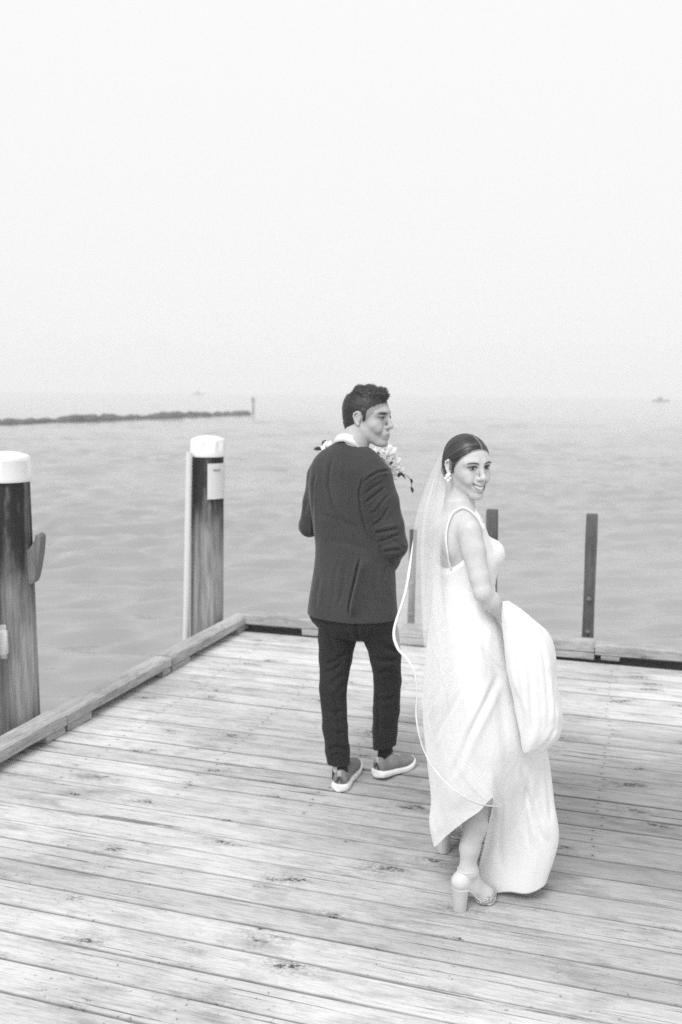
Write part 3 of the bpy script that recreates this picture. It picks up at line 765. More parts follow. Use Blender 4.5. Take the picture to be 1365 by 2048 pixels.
def head_sdf(F, C0, M, s, male=False, smile=0.0):
    L = lambda x, y, z: C0+M@(np.array([x, y, z])*s)
    m = 1.0 if male else 0.0
    F.ell(L(-.014, 0, .036), np.array([.098, .077, .086])*s, M, .02)
    F.ell(L(.030, 0, .012), np.array([.064, .064+.002*m, .080])*s, M, .03)
    F.ell(L(.022, 0, -.050), np.array([.062, .047+.011*m, .050])*s, M, .03)
    for q in (-1, 1):
        F.cap(L(-.004, q*(.045+.010*m), -.043), L(.066, q*(.013+.010*m), -.096), (.016+.004*m)*s, (.014+.003*m)*s, .024)
        F.ell(L(.056, q*.040, -.024), np.array([.026, .024, .022])*s, M, .018)        # cheekbone
        if smile: F.ell(L(.070, q*.037, -.042), np.array([.018, .015, .016])*s, M, .014)   # smiling cheek
        F.cap(L(.088, q*.014, .031), L(.070, q*.050, .026), (.009+.003*m)*s, .010*s, .014)  # brow
        F.ell(L(.1005, q*.032, .010), np.array([.0135, .0165, .0115])*s, M, .010, 'sub')   # eye socket
        F.ell(L(.082, q*.032, .0085), np.array([.0125, .0145, .0125])*s, M, .003)   # eyeball and lids
        ME = M@np.array([[1, 0, .22], [0, 1, 0], [-.22, 0, 1]])/1.024        # the ear leans back
        F.ell(L(-.006, q*.0765, .000), np.array([.015, .0055, .027])*s, ME, .006)
        er = [(.006, .017), (.000, .026), (-.009, .028), (-.018, .021), (-.020, .009), (-.015, -.006), (-.007, -.018), (-.001, -.025), (.004, -.021)]
        F.chain([L(x_, q*(.080-.22*x_), z_) for (x_, z_) in er], np.array([.0034, .0038, .0040, .0042, .0038, .0036, .0040, .0046, .0034])*s, .003)
        F.ell(L(-.003, q*.0835, .004), np.array([.007, .004, .011])*s, ME, .003, 'sub')
        F.ell(L(.0975, q*.0115, -.033), np.array([.010, .0072, .0075])*s, M, .008)       # nostril wing
        F.ell(L(.101, q*.0070, -.0405), np.array([.0045, .0032, .0035])*s, M, .002, 'sub')
    F.cap(L(.093, 0, .020), L(.1115, 0, -.024), .0070*s, (.0088+.0012*m)*s, .010)
    F.ell(L(.1135, 0, -.0285), np.array([.0100, .0100+.0012*m, .0090])*s, M, .008)
    F.ell(L(.078+.003*m, 0, -.100), np.array([.019, .022+.004*m, .017])*s, M, .016)     # chin
    F.ell(L(.086, 0, -.064), np.array([.018, .028, .026])*s, M, .012)                    # muzzle
    # lips: arcs curving up at the corners when smiling
    n = 11; wd = .021+.008*smile
    for (z0, x0, r, cu) in ((-.0585+.001*smile, .1030, .0046, .010*smile), (-.0735-.0075*smile, .0995-.001*smile, .0052, .0255*smile)):
        pts = [L(x0-.020*(t*t)*(1+.4*smile), wd*t, z0+cu*t*t) for t in np.linspace(-1, 1, n)]
        rs = [r*s*(1-.45*t*t) for t in np.linspace(-1, 1, n)]
        F.chain(pts, rs, .004)
    if smile:
        for t in np.linspace(-.80, .80, 9)*(1 if smile > .6 else 0):
            F.ell(L(.1055-.026*t*t, wd*t, -.0695+.0175*t*t), np.array([.0095, .0050, .0082*(1-.55*t*t)])*s*(1 if smile > .6 else .3), M, .001, 'sub')
    return L

def tube_obj(name, pts, r, mat, parent, n=8):
    o = MB().tube([np.array(p)-np.array(parent.location if parent else (0,0,0)) for p in pts], r, n).build(name, mat, None, True); o.parent = parent; return o
def spline(pts, n):                    # Catmull-Rom through points (any dimension)
    p = np.array(pts, float); p = np.concatenate([[2*p[0]-p[1]], p, [2*p[-1]-p[-2]]]); m = len(p)-3
    out = []
    for u in np.linspace(0, m-1e-9, n):
        i = int(u); t = u-i; a, b, c, d = p[i:i+4]
        out.append(0.5*((2*b)+(-a+c)*t+(2*a-5*b+4*c-d)*t*t+(-a+3*b-3*c+d)*t**3))
    return np.array(out)
def grid_faces(nu, nv, closed=False, base=0):
    ii, jj = np.meshgrid(np.arange(nu-1), np.arange(nv if closed else nv-1), indexing='ij'); j2 = (jj+1) % nv
    return base+np.stack([ii*nv+jj, ii*nv+j2, (ii+1)*nv+j2, (ii+1)*nv+jj], -1).reshape(-1, 4)
def hand(F, wrist, d, palm_n, curl, s=1.0, side=1, k=.004):
    # wrist point, direction of the fingers, palm normal (the way the palm faces), curl per finger joint
    d = np.array(d, float); d /= np.linalg.norm(d); pn = np.array(palm_n, float); pn -= d*(pn@d); pn /= np.linalg.norm(pn)
    ac = np.cross(d, pn)*side          # towards the thumb
    w = np.array(wrist, float)
    F.cap(w, w+d*.05*s, .024*s, .030*s, .012, (pn, .62)); F.cap(w+d*.045*s, w+d*.075*s, .034*s, .036*s, .010, (pn, .40))
    for i, (o, ln) in enumerate(((.027, .040), (.009, .045), (-.009, .042), (-.026, .033))):
        p = w+d*.088*s+ac*o*s; dd = d.copy(); L = ln*s; a = 0
        F.cap(w+d*.06*s+ac*o*.8*s, p, .0095*s, .0090*s, .006)
        for j in range(3):
            a += curl*(0.8+0.1*i) ; q = math.cos(a)*d+math.sin(a)*pn
            p2_ = p+q*L; F.cap(p, p2_, (.0088-.0008*j)*s, (.0080-.0009*j)*s, k); p = p2_; L *= .72
    t = w+d*.022*s+ac*.022*s; q = (d*.65+ac*.75+pn*.25); q /= np.linalg.norm(q)
    t2_ = t+q*.045*s; F.cap(t, t2_, .014*s, .0105*s, .008); q2 = (d*.75+ac*.25+pn*.55); q2 /= np.linalg.norm(q2)
    t3 = t2_+q2*.032*s; F.cap(t2_, t3, .0105*s, .0095*s, k); F.cap(t3, t3+(q2*.6+pn*.4)*.024*s, .0095*s, .008*s, k)

m_skin, nt, b, o = new_mat("skin")
v_ = scaled(nt, (1,1,1)); at = nd(nt, 'ShaderNodeAttribute', attribute_name='tone')
c = math_n(nt, 'MULTIPLY', rng(nt, noise(nt, v_, 35, 4), 0.3, 0.7, 0.93, 1.06), at.outputs['Fac'])
nt.links.new(c, b.inputs['Base Color']); b.inputs['Roughness'].default_value = 0.55
b.inputs['Specular IOR Level'].default_value = 0.3
# ------------------------------------------------------------------ the man walking away, head turned to the right
MY = 4.25
def Mp(x, y, d=0.0): return P(x, y, MY+d)
man = empty("person", (0.10, 4.25, 0.0), "man in dark suit and white-soled sneakers walking away, head turned in profile to the right", 'person')
mf = (0.42, 0.907); mr = np.array([0.907, -0.42, 0])
torso = []
for (y, cx, hw, hd) in ((878, 700, .045, .050), (888, 699, .070, .062), (900, 698, .115, .080), (914, 698, .152, .095), (932, 698, .176, .108), (960, 698, .186, .118),
                        (1000, 699, .184, .124), (1050, 703, .180, .122), (1100, 708, .180, .122), (1140, 709, .190, .130), (1180, 707, .200, .138), (1225, 705, .211, .146), (1250, 704, .214, .148)):
    torso.append((Mp(cx, y), hw, hd))
HS = 1.06
hC = Mp(735, 837, 0.02); hM = frame((1.0, -0.56), -0.03, 0.0)
# body: one continuous surface, mostly under the clothes
body_t = [(c, max(a-.03, .04), max(d-.02, .04)) for (c, a, d) in torso if c[2] > 0.85]
LK = [(681, 1225, .04), (672, 1316, .03), (666, 1378, -.02), (670, 1455, -.05), (680, 1550, -.08)]
RK = [(752, 1225, -.04), (771, 1312, -.02), (776, 1360, .02), (773, 1420, .06), (771, 1515, .10)]
sR, eR, wR = Mp(755, 955, -.07), Mp(791, 1092, -.10), Mp(764, 1150, .08)
sL, eL, wL = Mp(643, 955, .07), Mp(620, 1052, .13), Mp(672, 985, .34)
def mprims(F):
    Lh = head_sdf(F, hC, hM, HS, True, 0.35)
    F.chain([Mp(701, 912, .0), Mp(708, 885, .0), Lh(-.022, 0, -.03)], [.066, .060, .056], .02)
    F.cap(Mp(702, 925), Mp(706, 900), .09, .062, .03)
    F.stack(body_t, mf, .02)
    F.chain([Mp(*q) for q in LK], [.070, .050, .042, .038, .030], .02); F.chain([Mp(*q) for q in RK], [.070, .050, .042, .038, .030], .02)
    F.chain([Mp(680, 1550, -.08), Mp(684, 1568, -.08), Mp(700, 1560, .06)], [.028, .028, .024], .01)
    F.chain([Mp(772, 1520, .10), Mp(768, 1534, .08), Mp(805, 1526, .17)], [.028, .028, .024], .01)
    F.chain([sR, eR, wR], [.052, .040, .028], .02); F.chain([sL, eL, wL], [.052, .040, .028], .02)
    hand(F, wR, wR-eR, (-.9, .2, 0), .35, 1.05, 1)
    hand(F, wL, (0.6, .35, .35), (.2, .2, 1), .75, 1.05, -1)
    return Lh
def two_res(prims, C0, lo, hi, h, r, hh, zoff):
    Fh = Field(C0-r, C0+r, hh); prims(Fh); vh, fh = Fh.mesh(1)
    F = Field(lo, hi, h); Lf = prims(F); vb, fb = F.mesh(3); zc = C0[2]-zoff
    vh0, nh0 = vh, normals(vh, fh); fh = fh[(vh[fh][:, :, 2] > zc-.004).all(1)]; fb = fb[(vb[fb][:, :, 2] < zc+.004).any(1)]; nb = normals(vb, fb)
    vb = blend_to(vb, nb, vh0, nh0, zc-.03, zc-.002)
    V = np.concatenate([vh, vb]); Fc = np.concatenate([fh, fb+len(vh)]); used = np.zeros(len(V), bool); used[Fc.ravel()] = True; rm = np.cumsum(used)-1
    return Lf, V[used], rm[Fc]
Lh, v, f = two_res(mprims, hC, (-.42, 3.85, 0.02), (.52, 4.85, hC[2]+.02), .0045, np.array([.165, .165, .19]), .0023, .150)
tone = np.full(len(v), 0.46)
loc = (v-hC)@hM/HS
def spot(c, r): return np.exp(-(((loc-np.array(c))/np.array(r))**2).sum(1))
ay = np.abs(loc[:, 1]); locs = loc.copy(); locs[:, 1] = ay
def spot2(c, r): return np.exp(-(((locs-np.array(c))/np.array(r))**2).sum(1))
tone *= 1-.88*np.clip(spot2((.085, .032, .026), (.022, .022, .0055))*1.9, 0, 1)       # eyebrow
tone *= 1-.86*np.clip(spot2((.088, .034, .010), (.022, .015, .0055))*1.8, 0, 1)       # eye line
tone *= 1-.35*spot((.10, 0, -.068), (.03, .030, .006))-.12*np.clip(spot2((.080, .036, -.052), (.02, .006, .014))*1.2, 0, 1)  # mouth tone, plus smile-crease shade painted into the skin
hs_ = (loc[:, 0]-.030-.85*(loc[:, 2]+.005))/1.31
tone *= 1-.40*np.clip(1-(hs_-.001)/.005, 0, 1)*(loc[:, 2] > -.01)*((loc[:, 0] > .012) & (np.abs(loc[:, 1]) < .074))
tone *= 1-.22*np.clip(spot((.05, 0, -.09), (.06, .08, .035)), 0, 1)                   # shaved beard shade on jaw and chin
mesh_obj("body", v, f, m_skin, man, True, {'tone': tone})

# hair: short, swept back, cap of strands
m_hair, nt, b, o = new_mat("dark_hair")
hv = scaled(nt, (1, 1, 1)); hn = noise(nt, hv, 90, 5, 0.65); hn2 = noise(nt, hv, 22, 3)
nt.links.new(rng(nt, math_n(nt,'ADD',math_n(nt,'MULTIPLY',hn,.5),math_n(nt,'MULTIPLY',hn2,.5)), 0.35, 0.65, 0.008, 0.042), b.inputs['Base Color']); b.inputs['Roughness'].default_value = 0.42
bump(nt, b, hn, 0.6, 0.004)
H = Field(hC-.19, hC+.21, .0032)
s_ = HS
H.ell(Lh(-.012, 0, .040), np.array([.102, .0815, .092])*s_, hM, .01)
H.ell(Lh(-.042, 0, -.010), np.array([.064, .066, .066])*s_, hM, .02)
H.cap(Lh(-.030, 0, .108), Lh(.056, 0, .106), .026*s_, .020*s_, .025, (hM[:, 1], 2.0))
H.cap(Lh(.035, 0, .108), Lh(.078, 0, .100), .024*s_, .014*s_, .02, (hM[:, 1], 1.9))
for q in (-1, 1): H.cap(Lh(.018, q*.070, .03), Lh(.022, q*.071, -.004), .011*s_, .008*s_, .01)
# cut away face, ear and nape
H.cut(Lh(.030, 0, -.005), hM@np.array([1, 0, -.85]), .012)
H.cut(Lh(.0, 0, -.030), hM@np.array([.75, 0, -1.0]), .012)
for q in (-1, 1): H.ell(Lh(-.004, q*.083, .000), np.array([.024, .022, .034])*s_, hM, .006, 'sub')
v, f = H.mesh(1); n = normals(v, f); loc = (v-hC)@hM/HS
tp_ = np.clip((loc[:, 2]-.085)/.03, 0, 1)
dis = .0055*wnoise(v, 120, 1, .6, .6, 1)*tp_+.003*wnoise(v, 260, 2)*(.25+tp_)+.005*tp_*np.sin(loc[:, 0]*95+loc[:, 1]*70+2*wnoise(v, 40))
v = v+n*dis[:, None]
hv_o = mesh_obj("hair", v, f, m_hair, man, True)
def strands(name, V, N, dirs, lens, n, mat, parent, w=.0007, lift=.25, seed=1, tones=None, curl=.3):
    rs = np.random.RandomState(seed); pick = rs.choice(len(V), n, replace=len(V) < n); P0 = V[pick]; D_ = dirs[pick]; N_ = N[pick]; L_ = lens[pick]*rs.uniform(.6, 1.2, n)
    D_ = D_+rs.normal(0, .22, D_.shape); D_ -= N_*(D_*N_).sum(1)[:, None]*.8; D_ /= np.linalg.norm(D_, axis=1)[:, None]
    S_ = np.cross(D_, N_); S_ /= np.maximum(np.linalg.norm(S_, axis=1), 1e-6)[:, None]; out = []; k = 4
    for j in range(k):
        t = j/(k-1); q = P0+D_*(L_*t)[:, None]+N_*(L_*(lift*t-curl*lift*t*t*1.6)+.0006)[:, None]; ww = w*(1-t**2*.95)
        out += [q-S_*ww, q+S_*ww]
    A = np.stack(out, 1).reshape(-1, 3); b0 = (np.arange(n)*2*k)[:, None]
    F_ = np.concatenate([b0+np.array([[2*j, 2*j+1, 2*j+3, 2*j+2]]) for j in range(k-1)])
    at_ = None if tones is None else {'tone': np.repeat(np.clip(tones[pick]*rs.uniform(.6, 1.7, n), .004, .16), 2*k)}
    return mesh_obj(name, A, F_, mat, parent, True, at_)
n_ = normals(v, f); loc_ = (v-hC)@hM/HS; up_ = np.clip((loc_[:, 2]-.07)/.04, 0, 1)
ld = np.stack([.9*up_-.55*(1-up_), np.zeros(len(v)), .45*up_-.75*(1-up_)], 1)
strands("hair_strands", v, n_, ld@hM.T, .006+.010*up_, 5200, m_hair, hv_o, .00075, .35, 2).location = (0, 0, 0)
bpy.data.objects["hair_strands"].data.transform(Matrix.Translation(-Vector(man.location)))
# suit cloth
def cloth_mat(name, g, rough=.85, sheen=.25, scale=900):
    m, nt, b, o = new_mat(name); v_ = scaled(nt, (1, 1, 1)); n = noise(nt, v_, 420, 2, .6); n2 = noise(nt, v_, 6, 3)
    c = math_n(nt, 'MULTIPLY', rng(nt, n, .3, .7, g*.8, g*1.25), rng(nt, n2, .3, .7, .9, 1.12))
    nt.links.new(c, b.inputs['Base Color']); b.inputs['Roughness'].default_value = rough
    b.inputs['Specular IOR Level'].default_value = .2; b.inputs['Sheen Weight'].default_value = sheen
    rg = math_n(nt, 'ABSOLUTE', math_n(nt, 'SUBTRACT', noise(nt, scaled(nt, (1, 1, .55)), 13, 3, .5, .6), .5)); bump(nt, b, math_n(nt, 'ADD', math_n(nt, 'MULTIPLY', rg, -3.0), math_n(nt, 'MULTIPLY', n, .12)), .55, .006); return m
m_suit = cloth_mat("dark_wool_suiting", .044, .8, .15); m_trou = cloth_mat("dark_wool_trousers", .019, .85, .06)
J = Field((-.34, 3.92, .74), (.52, 4.68, 1.62), .0036)
J.stack(torso, mf, .012, grow=.004)
J.cap(Mp(700, 925, .0), sR+np.array([-.01, 0, -.0]), .060, .062, .035); J.cap(Mp(697, 925, .0), sL+np.array([.01, 0, 0]), .060, .060, .035)
J.chain([sR, sR+(eR-sR)*.35, sR+(eR-sR)*.7, eR, eR+(wR-eR)*.45, wR], [.067, .066, .060, .054, .048, .044], .016)
J.chain([sL, sL+(eL-sL)*.5, eL, eL+(wL-eL)*.5, wL], [.062, .056, .049, .046, .042], .016)
neck = Mp(703, 882, 0)
J.cut(Mp(700, 1231, 0)+np.array([0, 0, 0.0]), (0.015, 0.0, -1))
# hollow for the neck
J.cap(Mp(704, 900, .012), Mp(716, 850, .012), .060, .066, .006, mode='sub'); J.cap(Mp(712, 893, -.01), Mp(752, 893, .06), .030, .036, .01, mode='sub')
v, f = J.mesh(3); n = normals(v, f)
v = v+n*(.0030*wnoise(v, 16, 3, 1, 1, .35)+.0014*wnoise(v, 45, 5, 1, 1, .3))[:, None]
folds = [([(668, 905), (660, 935), (657, 975), (668, 1015), (690, 1050)], 5, .010, 0), ([(690, 925), (688, 960), (694, 1000)], 7, .004, 0),
    ([(728, 950), (719, 985), (722, 1020), (732, 1060), (742, 1085)], 4, .012, .006),      # armhole seam
    ([(782, 941), (758, 944), (738, 955), (727, 968)], 4, .011, .004),
    ([(730, 990), (745, 975), (768, 962)], 4, .007, 0), ([(728, 1008), (748, 992), (772, 974)], 4, .008, 0),
    ([(736, 1030), (752, 1022), (768, 1000), (782, 985)], 4, .008, 0), ([(745, 1052), (762, 1040), (780, 1012)], 4, .008, 0),
    ([(748, 1066), (768, 1062), (800, 1056)], 5, .011, .003), ([(752, 1085), (775, 1078), (802, 1066)], 4, .007, 0),
    ([(765, 1103), (785, 1100), (806, 1098)], 5, .011, .003), ([(775, 1075), (795, 1085), (812, 1100)], 4, .005, 0),
    ([(722, 1112), (712, 1160), (703, 1200), (698, 1235)], 4.5, .018, .034),                # centre vent
    ([(700, 900), (699, 1000), (706, 1060), (719, 1112)], 2.5, .003, 0),                     # back seam
    ([(676, 1120), (668, 1170), (664, 1222)], 6, .005, 0), ([(642, 1150), (634, 1190), (630, 1222)], 6, .004, 0),
    ([(690, 1130), (688, 1170), (676, 1215)], 6, .005, 0), ([(775, 1125), (768, 1160), (780, 1205)], 6, .006, 0), ([(750, 1140), (752, 1180), (765, 1220)], 7, .005, 0),
    ([(634, 940), (627, 970), (626, 1030), (628, 1080)], 4, .009, .004),
    ([(615, 1000), (608, 1030)], 5, .005, 0), ([(622, 925), (618, 945), (614, 975)], 4, .005, 0),
    ([(640, 1030), (680, 1040), (720, 1060)], 8, .003, 0), ([(645, 1080), (690, 1085), (740, 1100)], 9, .003, 0)]
for (pl, w, dp, st) in folds: n = normals(v, f); v = fold(v, n, pl, w*.62, dp*.75, st*.8)
jk = mesh_obj("jacket", v, f, m_suit, man, True)
# jacket collar and shirt collar as bands round the neck
def band(name, ring, mat, parent, thick=.004):
    # ring: list of (bottom point, top point), closed
    b_ = np.array([q[0] for q in ring]); t_ = np.array([q[1] for q in ring]); c = b_.mean(0); V = []; n = len(ring)
    for k_, (p, q) in enumerate(zip(b_, t_)):
        o1 = (p-c); o1[2] = 0; o1 /= np.linalg.norm(o1); m_ = (p+q)/2+o1*.002
        V += [p+o1*thick, m_+o1*thick, q+o1*thick*.9, q+np.array([0,0,.0015])+o1*0, q-o1*thick*.6, m_-o1*thick, p-o1*thick]
    V = np.array(V); k = 7; F_ = []
    for i in range(n):
        for j in range(k): j2 = (j+1) % k; i2 = (i+1) % n; F_.append((i*k+j, i2*k+j, i2*k+j2, i*k+j2))
    return mesh_obj(name, V, F_, mat, parent, True)
m_shirt = plain("white_shirt_cotton", .72, .8, .03, 10)
ring = []; ring2 = []
nc = Mp(704, 893, .012)
for k in range(40):
    a = 2*math.pi*k/40; dx, dy = math.cos(a), math.sin(a)
    fr = dx*mf[0]+dy*mf[1]; rt = dx*mf[1]-dy*mf[0]
    r0 = .068+.004*abs(rt)
    top = nc+np.array([dx*(r0-.004), dy*(r0-.004), .030-.030*fr-.010*max(rt, 0)]); bot = nc+np.array([dx*(r0+.012), dy*(r0+.012), -.018-.045*fr-.022*max(rt, 0)])
    ring.append((bot, top))
    top2 = nc+np.array([dx*(r0+.012), dy*(r0+.012), .006-.050*fr-.024*max(rt, 0)]); bot2 = nc+np.array([dx*(r0+.034), dy*(r0+.034), -.038-.05*fr-.024*max(rt, 0)])
    ring2.append((bot2, top2))
band("shirt_collar", ring, m_shirt, man, .003); band("jacket_collar", ring2, m_suit, jk, .004)

# trousers
T = Field((-.22, 3.95, .10), (.46, 4.62, 1.02), .0045)
T.stack([(c, a-.030, d-.02) for (c, a, d) in torso if c[2] < 1.05 and c[2] > .80]+[(Mp(706, 1258, 0), .165, .112), (Mp(708, 1270, 0), .115, .085), (Mp(710, 1276, 0), .05, .04)], mf, .03)
lw = [(681, 1232, .04, .098), (676, 1275, .04, .088), (672, 1316, .03, .076), (666, 1378, -.02, .0620), (670, 1455, -.05, .0575), (675, 1500, -.06, .0550), (679, 1538, -.07, .0525)]
rw = [(752, 1232, -.04, .096), (764, 1275, -.03, .080), (771, 1312, -.02, .072), (776, 1360, .02, .063), (773, 1420, .06, .063), (770, 1460, .08, .060), (769, 1496, .09, .0565)]
T.chain([Mp(*q[:3]) for q in lw], [q[3] for q in lw], .012); T.chain([Mp(*q[:3]) for q in rw], [q[3] for q in rw], .012)
v, f = T.mesh(2)
# open, level cuffs
def hemcut(F_, c, nrm, r):
    c = np.array(c); nrm = np.array(nrm, float); nrm /= np.linalg.norm(nrm)
    def fn(x, y, z):
        dpl = -((x-c[0])*nrm[0]+(y-c[1])*nrm[1]+(z-c[2])*nrm[2]); rr_ = np.sqrt((x-c[0])**2+(y-c[1])**2+(z-c[2])**2)-r
        return np.maximum(dpl, rr_)
    F_.comb(fn, c-r, c+r, 0, 'sub')
hemcut(T, Mp(678, 1536, -.07), (.0, .12, -1), .10); hemcut(T, Mp(770, 1494, .09), (.25, -.1, -1), .10)
v, f = T.mesh(2); n = normals(v, f)
v = v+n*(.0028*wnoise(v, 17, 8, 1, 1, .5)+.001*wnoise(v, 50, 9))[:, None]
for (pl, w, dp, st) in [([(650, 1330), (672, 1322), (700, 1300)], 4, .007, 0), ([(648, 1345), (670, 1340), (690, 1318)], 4, .005, 0), ([(660, 1372), (678, 1355), (690, 1345)], 4, .005, 0), ([(668, 1395), (684, 1375), (692, 1366)], 4, .004, 0),
    ([(655, 1500), (675, 1493), (695, 1500)], 4, .008, .003), ([(660, 1515), (678, 1506), (690, 1516)], 3, .005, 0), ([(740, 1316), (765, 1322), (800, 1318)], 5, .009, .002), ([(756, 1284), (775, 1296), (797, 1306)], 5, .008, 0),
    ([(755, 1345), (775, 1340), (790, 1332)], 4, .007, 0), ([(710, 1240), (716, 1270), (722, 1285)], 4, .008, 0), ([(756, 1380), (758, 1430), (757, 1480)], 3, .005, 0), ([(780, 1375), (778, 1430), (776, 1470)], 6, .003, 0), ([(672, 1400), (678, 1440), (684, 1490)], 4, .006, 0), ([(655, 1262), (668, 1300), (690, 1330)], 4, .007, 0), ([(760, 1330), (780, 1345), (798, 1342)], 4, .004, 0), ([(752, 1395), (770, 1402), (796, 1392)], 4, .005, 0), ([(655, 1420), (670, 1428), (690, 1420)], 4, .005, 0), ([(660, 1460), (676, 1468), (692, 1462)], 4, .005, 0)]:
    n = normals(v, f); v = fold(v, n, pl, w, dp, st)
mesh_obj("trousers", v, f, m_trou, man, True)

m_knit = plain("grey_knit_shoe", .20, .85, .18, 60, .5, 400); m_sole = plain("white_rubber_sole", .78, .5, .03, 10)
m_sock = plain("black_sock", .012, .9); m_tab = plain("light_heel_tab", .40, .7)
def sneaker(heel, toe_dir, heel_lift, toe_lift, L=.300, sc=1.0):
    # heel: ground point under the heel; built along its own axis
    fx = np.array([toe_dir[0], toe_dir[1], 0]); fx /= np.linalg.norm(fx); fl = np.array([-fx[1], fx[0], 0]); up = np.array([0, 0, 1.0])
    def W(s, y, z):
        x = s*L
        lift = heel_lift*max(0, 1-s/.62)**1.2 + toe_lift*max(0, (s-.70)/.30)**1.6
        return heel+fx*x*sc+fl*y*sc+up*(z*sc+lift)
    S = np.linspace(0, 1, 40)
    hw = lambda s: pchip([0, .03, .12, .35, .55, .75, .90, .97, 1.0], [.018, .034, .042, .040, .045, .0515, .044, .029, .008], np.array([s]))[0]
    hs = lambda s: pchip([0, .15, .4, .7, 1.0], [.036, .034, .029, .026, .030], np.array([s]))[0]
    V = []; k = 14
    for s in S:
        w, h = hw(s), hs(s)
        for j in range(k):
            a = 2*math.pi*j/k; ca, sa = math.cos(a), math.sin(a)
            V.append(W(s, w*np.sign(ca)*abs(ca)**.45, h/2+h/2*np.sign(sa)*abs(sa)**.5))
    f_ = [tuple(q) for q in grid_faces(40, k, True).tolist()]+[tuple(range(k)), tuple(39*k+j for j in reversed(range(k)))]
    V2 = []; k2 = 20
    th = lambda s: pchip([0, .02, .10, .20, .32, .45, .60, .80, .93, .99, 1.0], [.060, .078, .092, .078, .074, .092, .078, .058, .046, .032, .027], np.array([s]))[0]
    for s in S:
        w, h, z0 = max(hw(s)-.004, .004), th(s), hs(s)*.75
        if s < .02: h = .070
        for j in range(k2):
            a = 2*math.pi*j/k2; ca, sa = math.cos(a), math.sin(a)
            zz_ = z0+(h-z0)*(.5+.5*sa); t_ = (zz_-z0)/max(h-z0, 1e-4)
            ww = w*(1-.42*t_**1.6)
            V2.append(W(min(max(s*.97+.015, 0), 1), ww*np.sign(ca)*abs(ca)**.7, zz_))
    f2 = [tuple(q) for q in grid_faces(40, k2, True).tolist()]+[tuple(range(k2)), tuple(39*k2+j for j in reversed(range(k2)))]
    up_o = mesh_obj("shoe", V2, f2, m_knit, man, True)
    so = mesh_obj("sole", V, f_, m_sole, up_o, True); so.parent = up_o; so.location = (0, 0, 0)
    so.data.transform(Matrix.Translation(-Vector(man.location)))
    auto_smooth(so, 50)
    tb = MB().box((0, 0, 0), (.006, .020, .026), 0, .002); tbv = [W(0, 0, 0)*0+np.array(p) for p in tb.v]
    Rm = np.stack([fx, fl, up], 1); tbv = [Rm@p+W(.035, 0, .082) for p in tbv]
    o = mesh_obj("heel_tab", tbv, tb.f, m_tab, None, False); o.data.transform(Matrix.Translation(-Vector(man.location))); o.parent = up_o
    # laces
    if True:
        for q in range(3):
            s0 = .46+.06*q; w = .018; pts = [W(s0, y, th(s0)+.002-.6*y*y/w*.35) for y in (-w, -w/2, 0, w/2, w)]
            lc = tube_obj("lace", [p for p in pts], .0028, m_tab, None, 6); lc.data.transform(Matrix.Translation(-Vector(man.location))); lc.parent = up_o
    return up_o
h1 = G(678, 1584); sneaker(h1, (.26, .96), 0.0, 0.02)
h2 = G(752, 1562); sneaker(h2, (.66, .75), 0.018, 0.016, .275)
for (a_, b_) in ((Mp(679, 1520, -.07), Mp(682, 1556, -.075)), (Mp(770, 1480, .085), Mp(772, 1522, .10))):
    tube_obj("sock", [a_, (a_+b_)/2, b_], [.034, .036, .040], m_sock, man, 24)
# ------------------------------------------------------------------ the bride
BY = 3.22
def Bp(x, y, d=0.0): return P(x, y, BY+d)
bride = empty("person", (0.43, 3.2, 0.0), "bride in white dress and veil looking back over her shoulder, holding up her train", 'person')
bl = np.array(bride.location)
bf = (.927, .375); br = np.array([.375, -.927, 0]); bfw = np.array([.927, .375, 0])
tb = [(1006, 921, .036, .040), (1019, 919, .050, .048), (1029, 915, .092, .056), (1040, 912, .122, .066), (1060, 912, .136, .078), (1090, 921, .134, .088), (1112, 929, .130, .091),
      (1140, 932, .121, .083), (1170, 931, .113, .079), (1200, 929, .120, .086), (1240, 929, .146, .104), (1280, 930, .160, .113), (1320, 930, .155, .108)]
btor = [(Bp(cx, y), a, d) for (y, cx, a, d) in tb]
bC = Bp(934, 933, 0.0); BS = .88
bM = frame((math.sin(math.radians(27)), -math.cos(math.radians(27))), -0.08, 0.03)
bsR, beR, bwR = Bp(940, 1066, -.125), Bp(966, 1186, -.19), Bp(1026, 1246, -.11)
H0 = G(922, 1818); H0[2] = 0; B0 = np.array([.522, 3.168, 0]); T0 = np.array([.546, 3.200, 0])
H1 = G(888, 1702); H1[2] = 0
ank = P(936, 1742, 3.140)
def bust(F, g=0.0):
    for q in (-1, 1): F.ell(Bp(935, 1105)+bfw*.056+br*q*.056, np.array([.044, .045, .046])+g, None, .022)
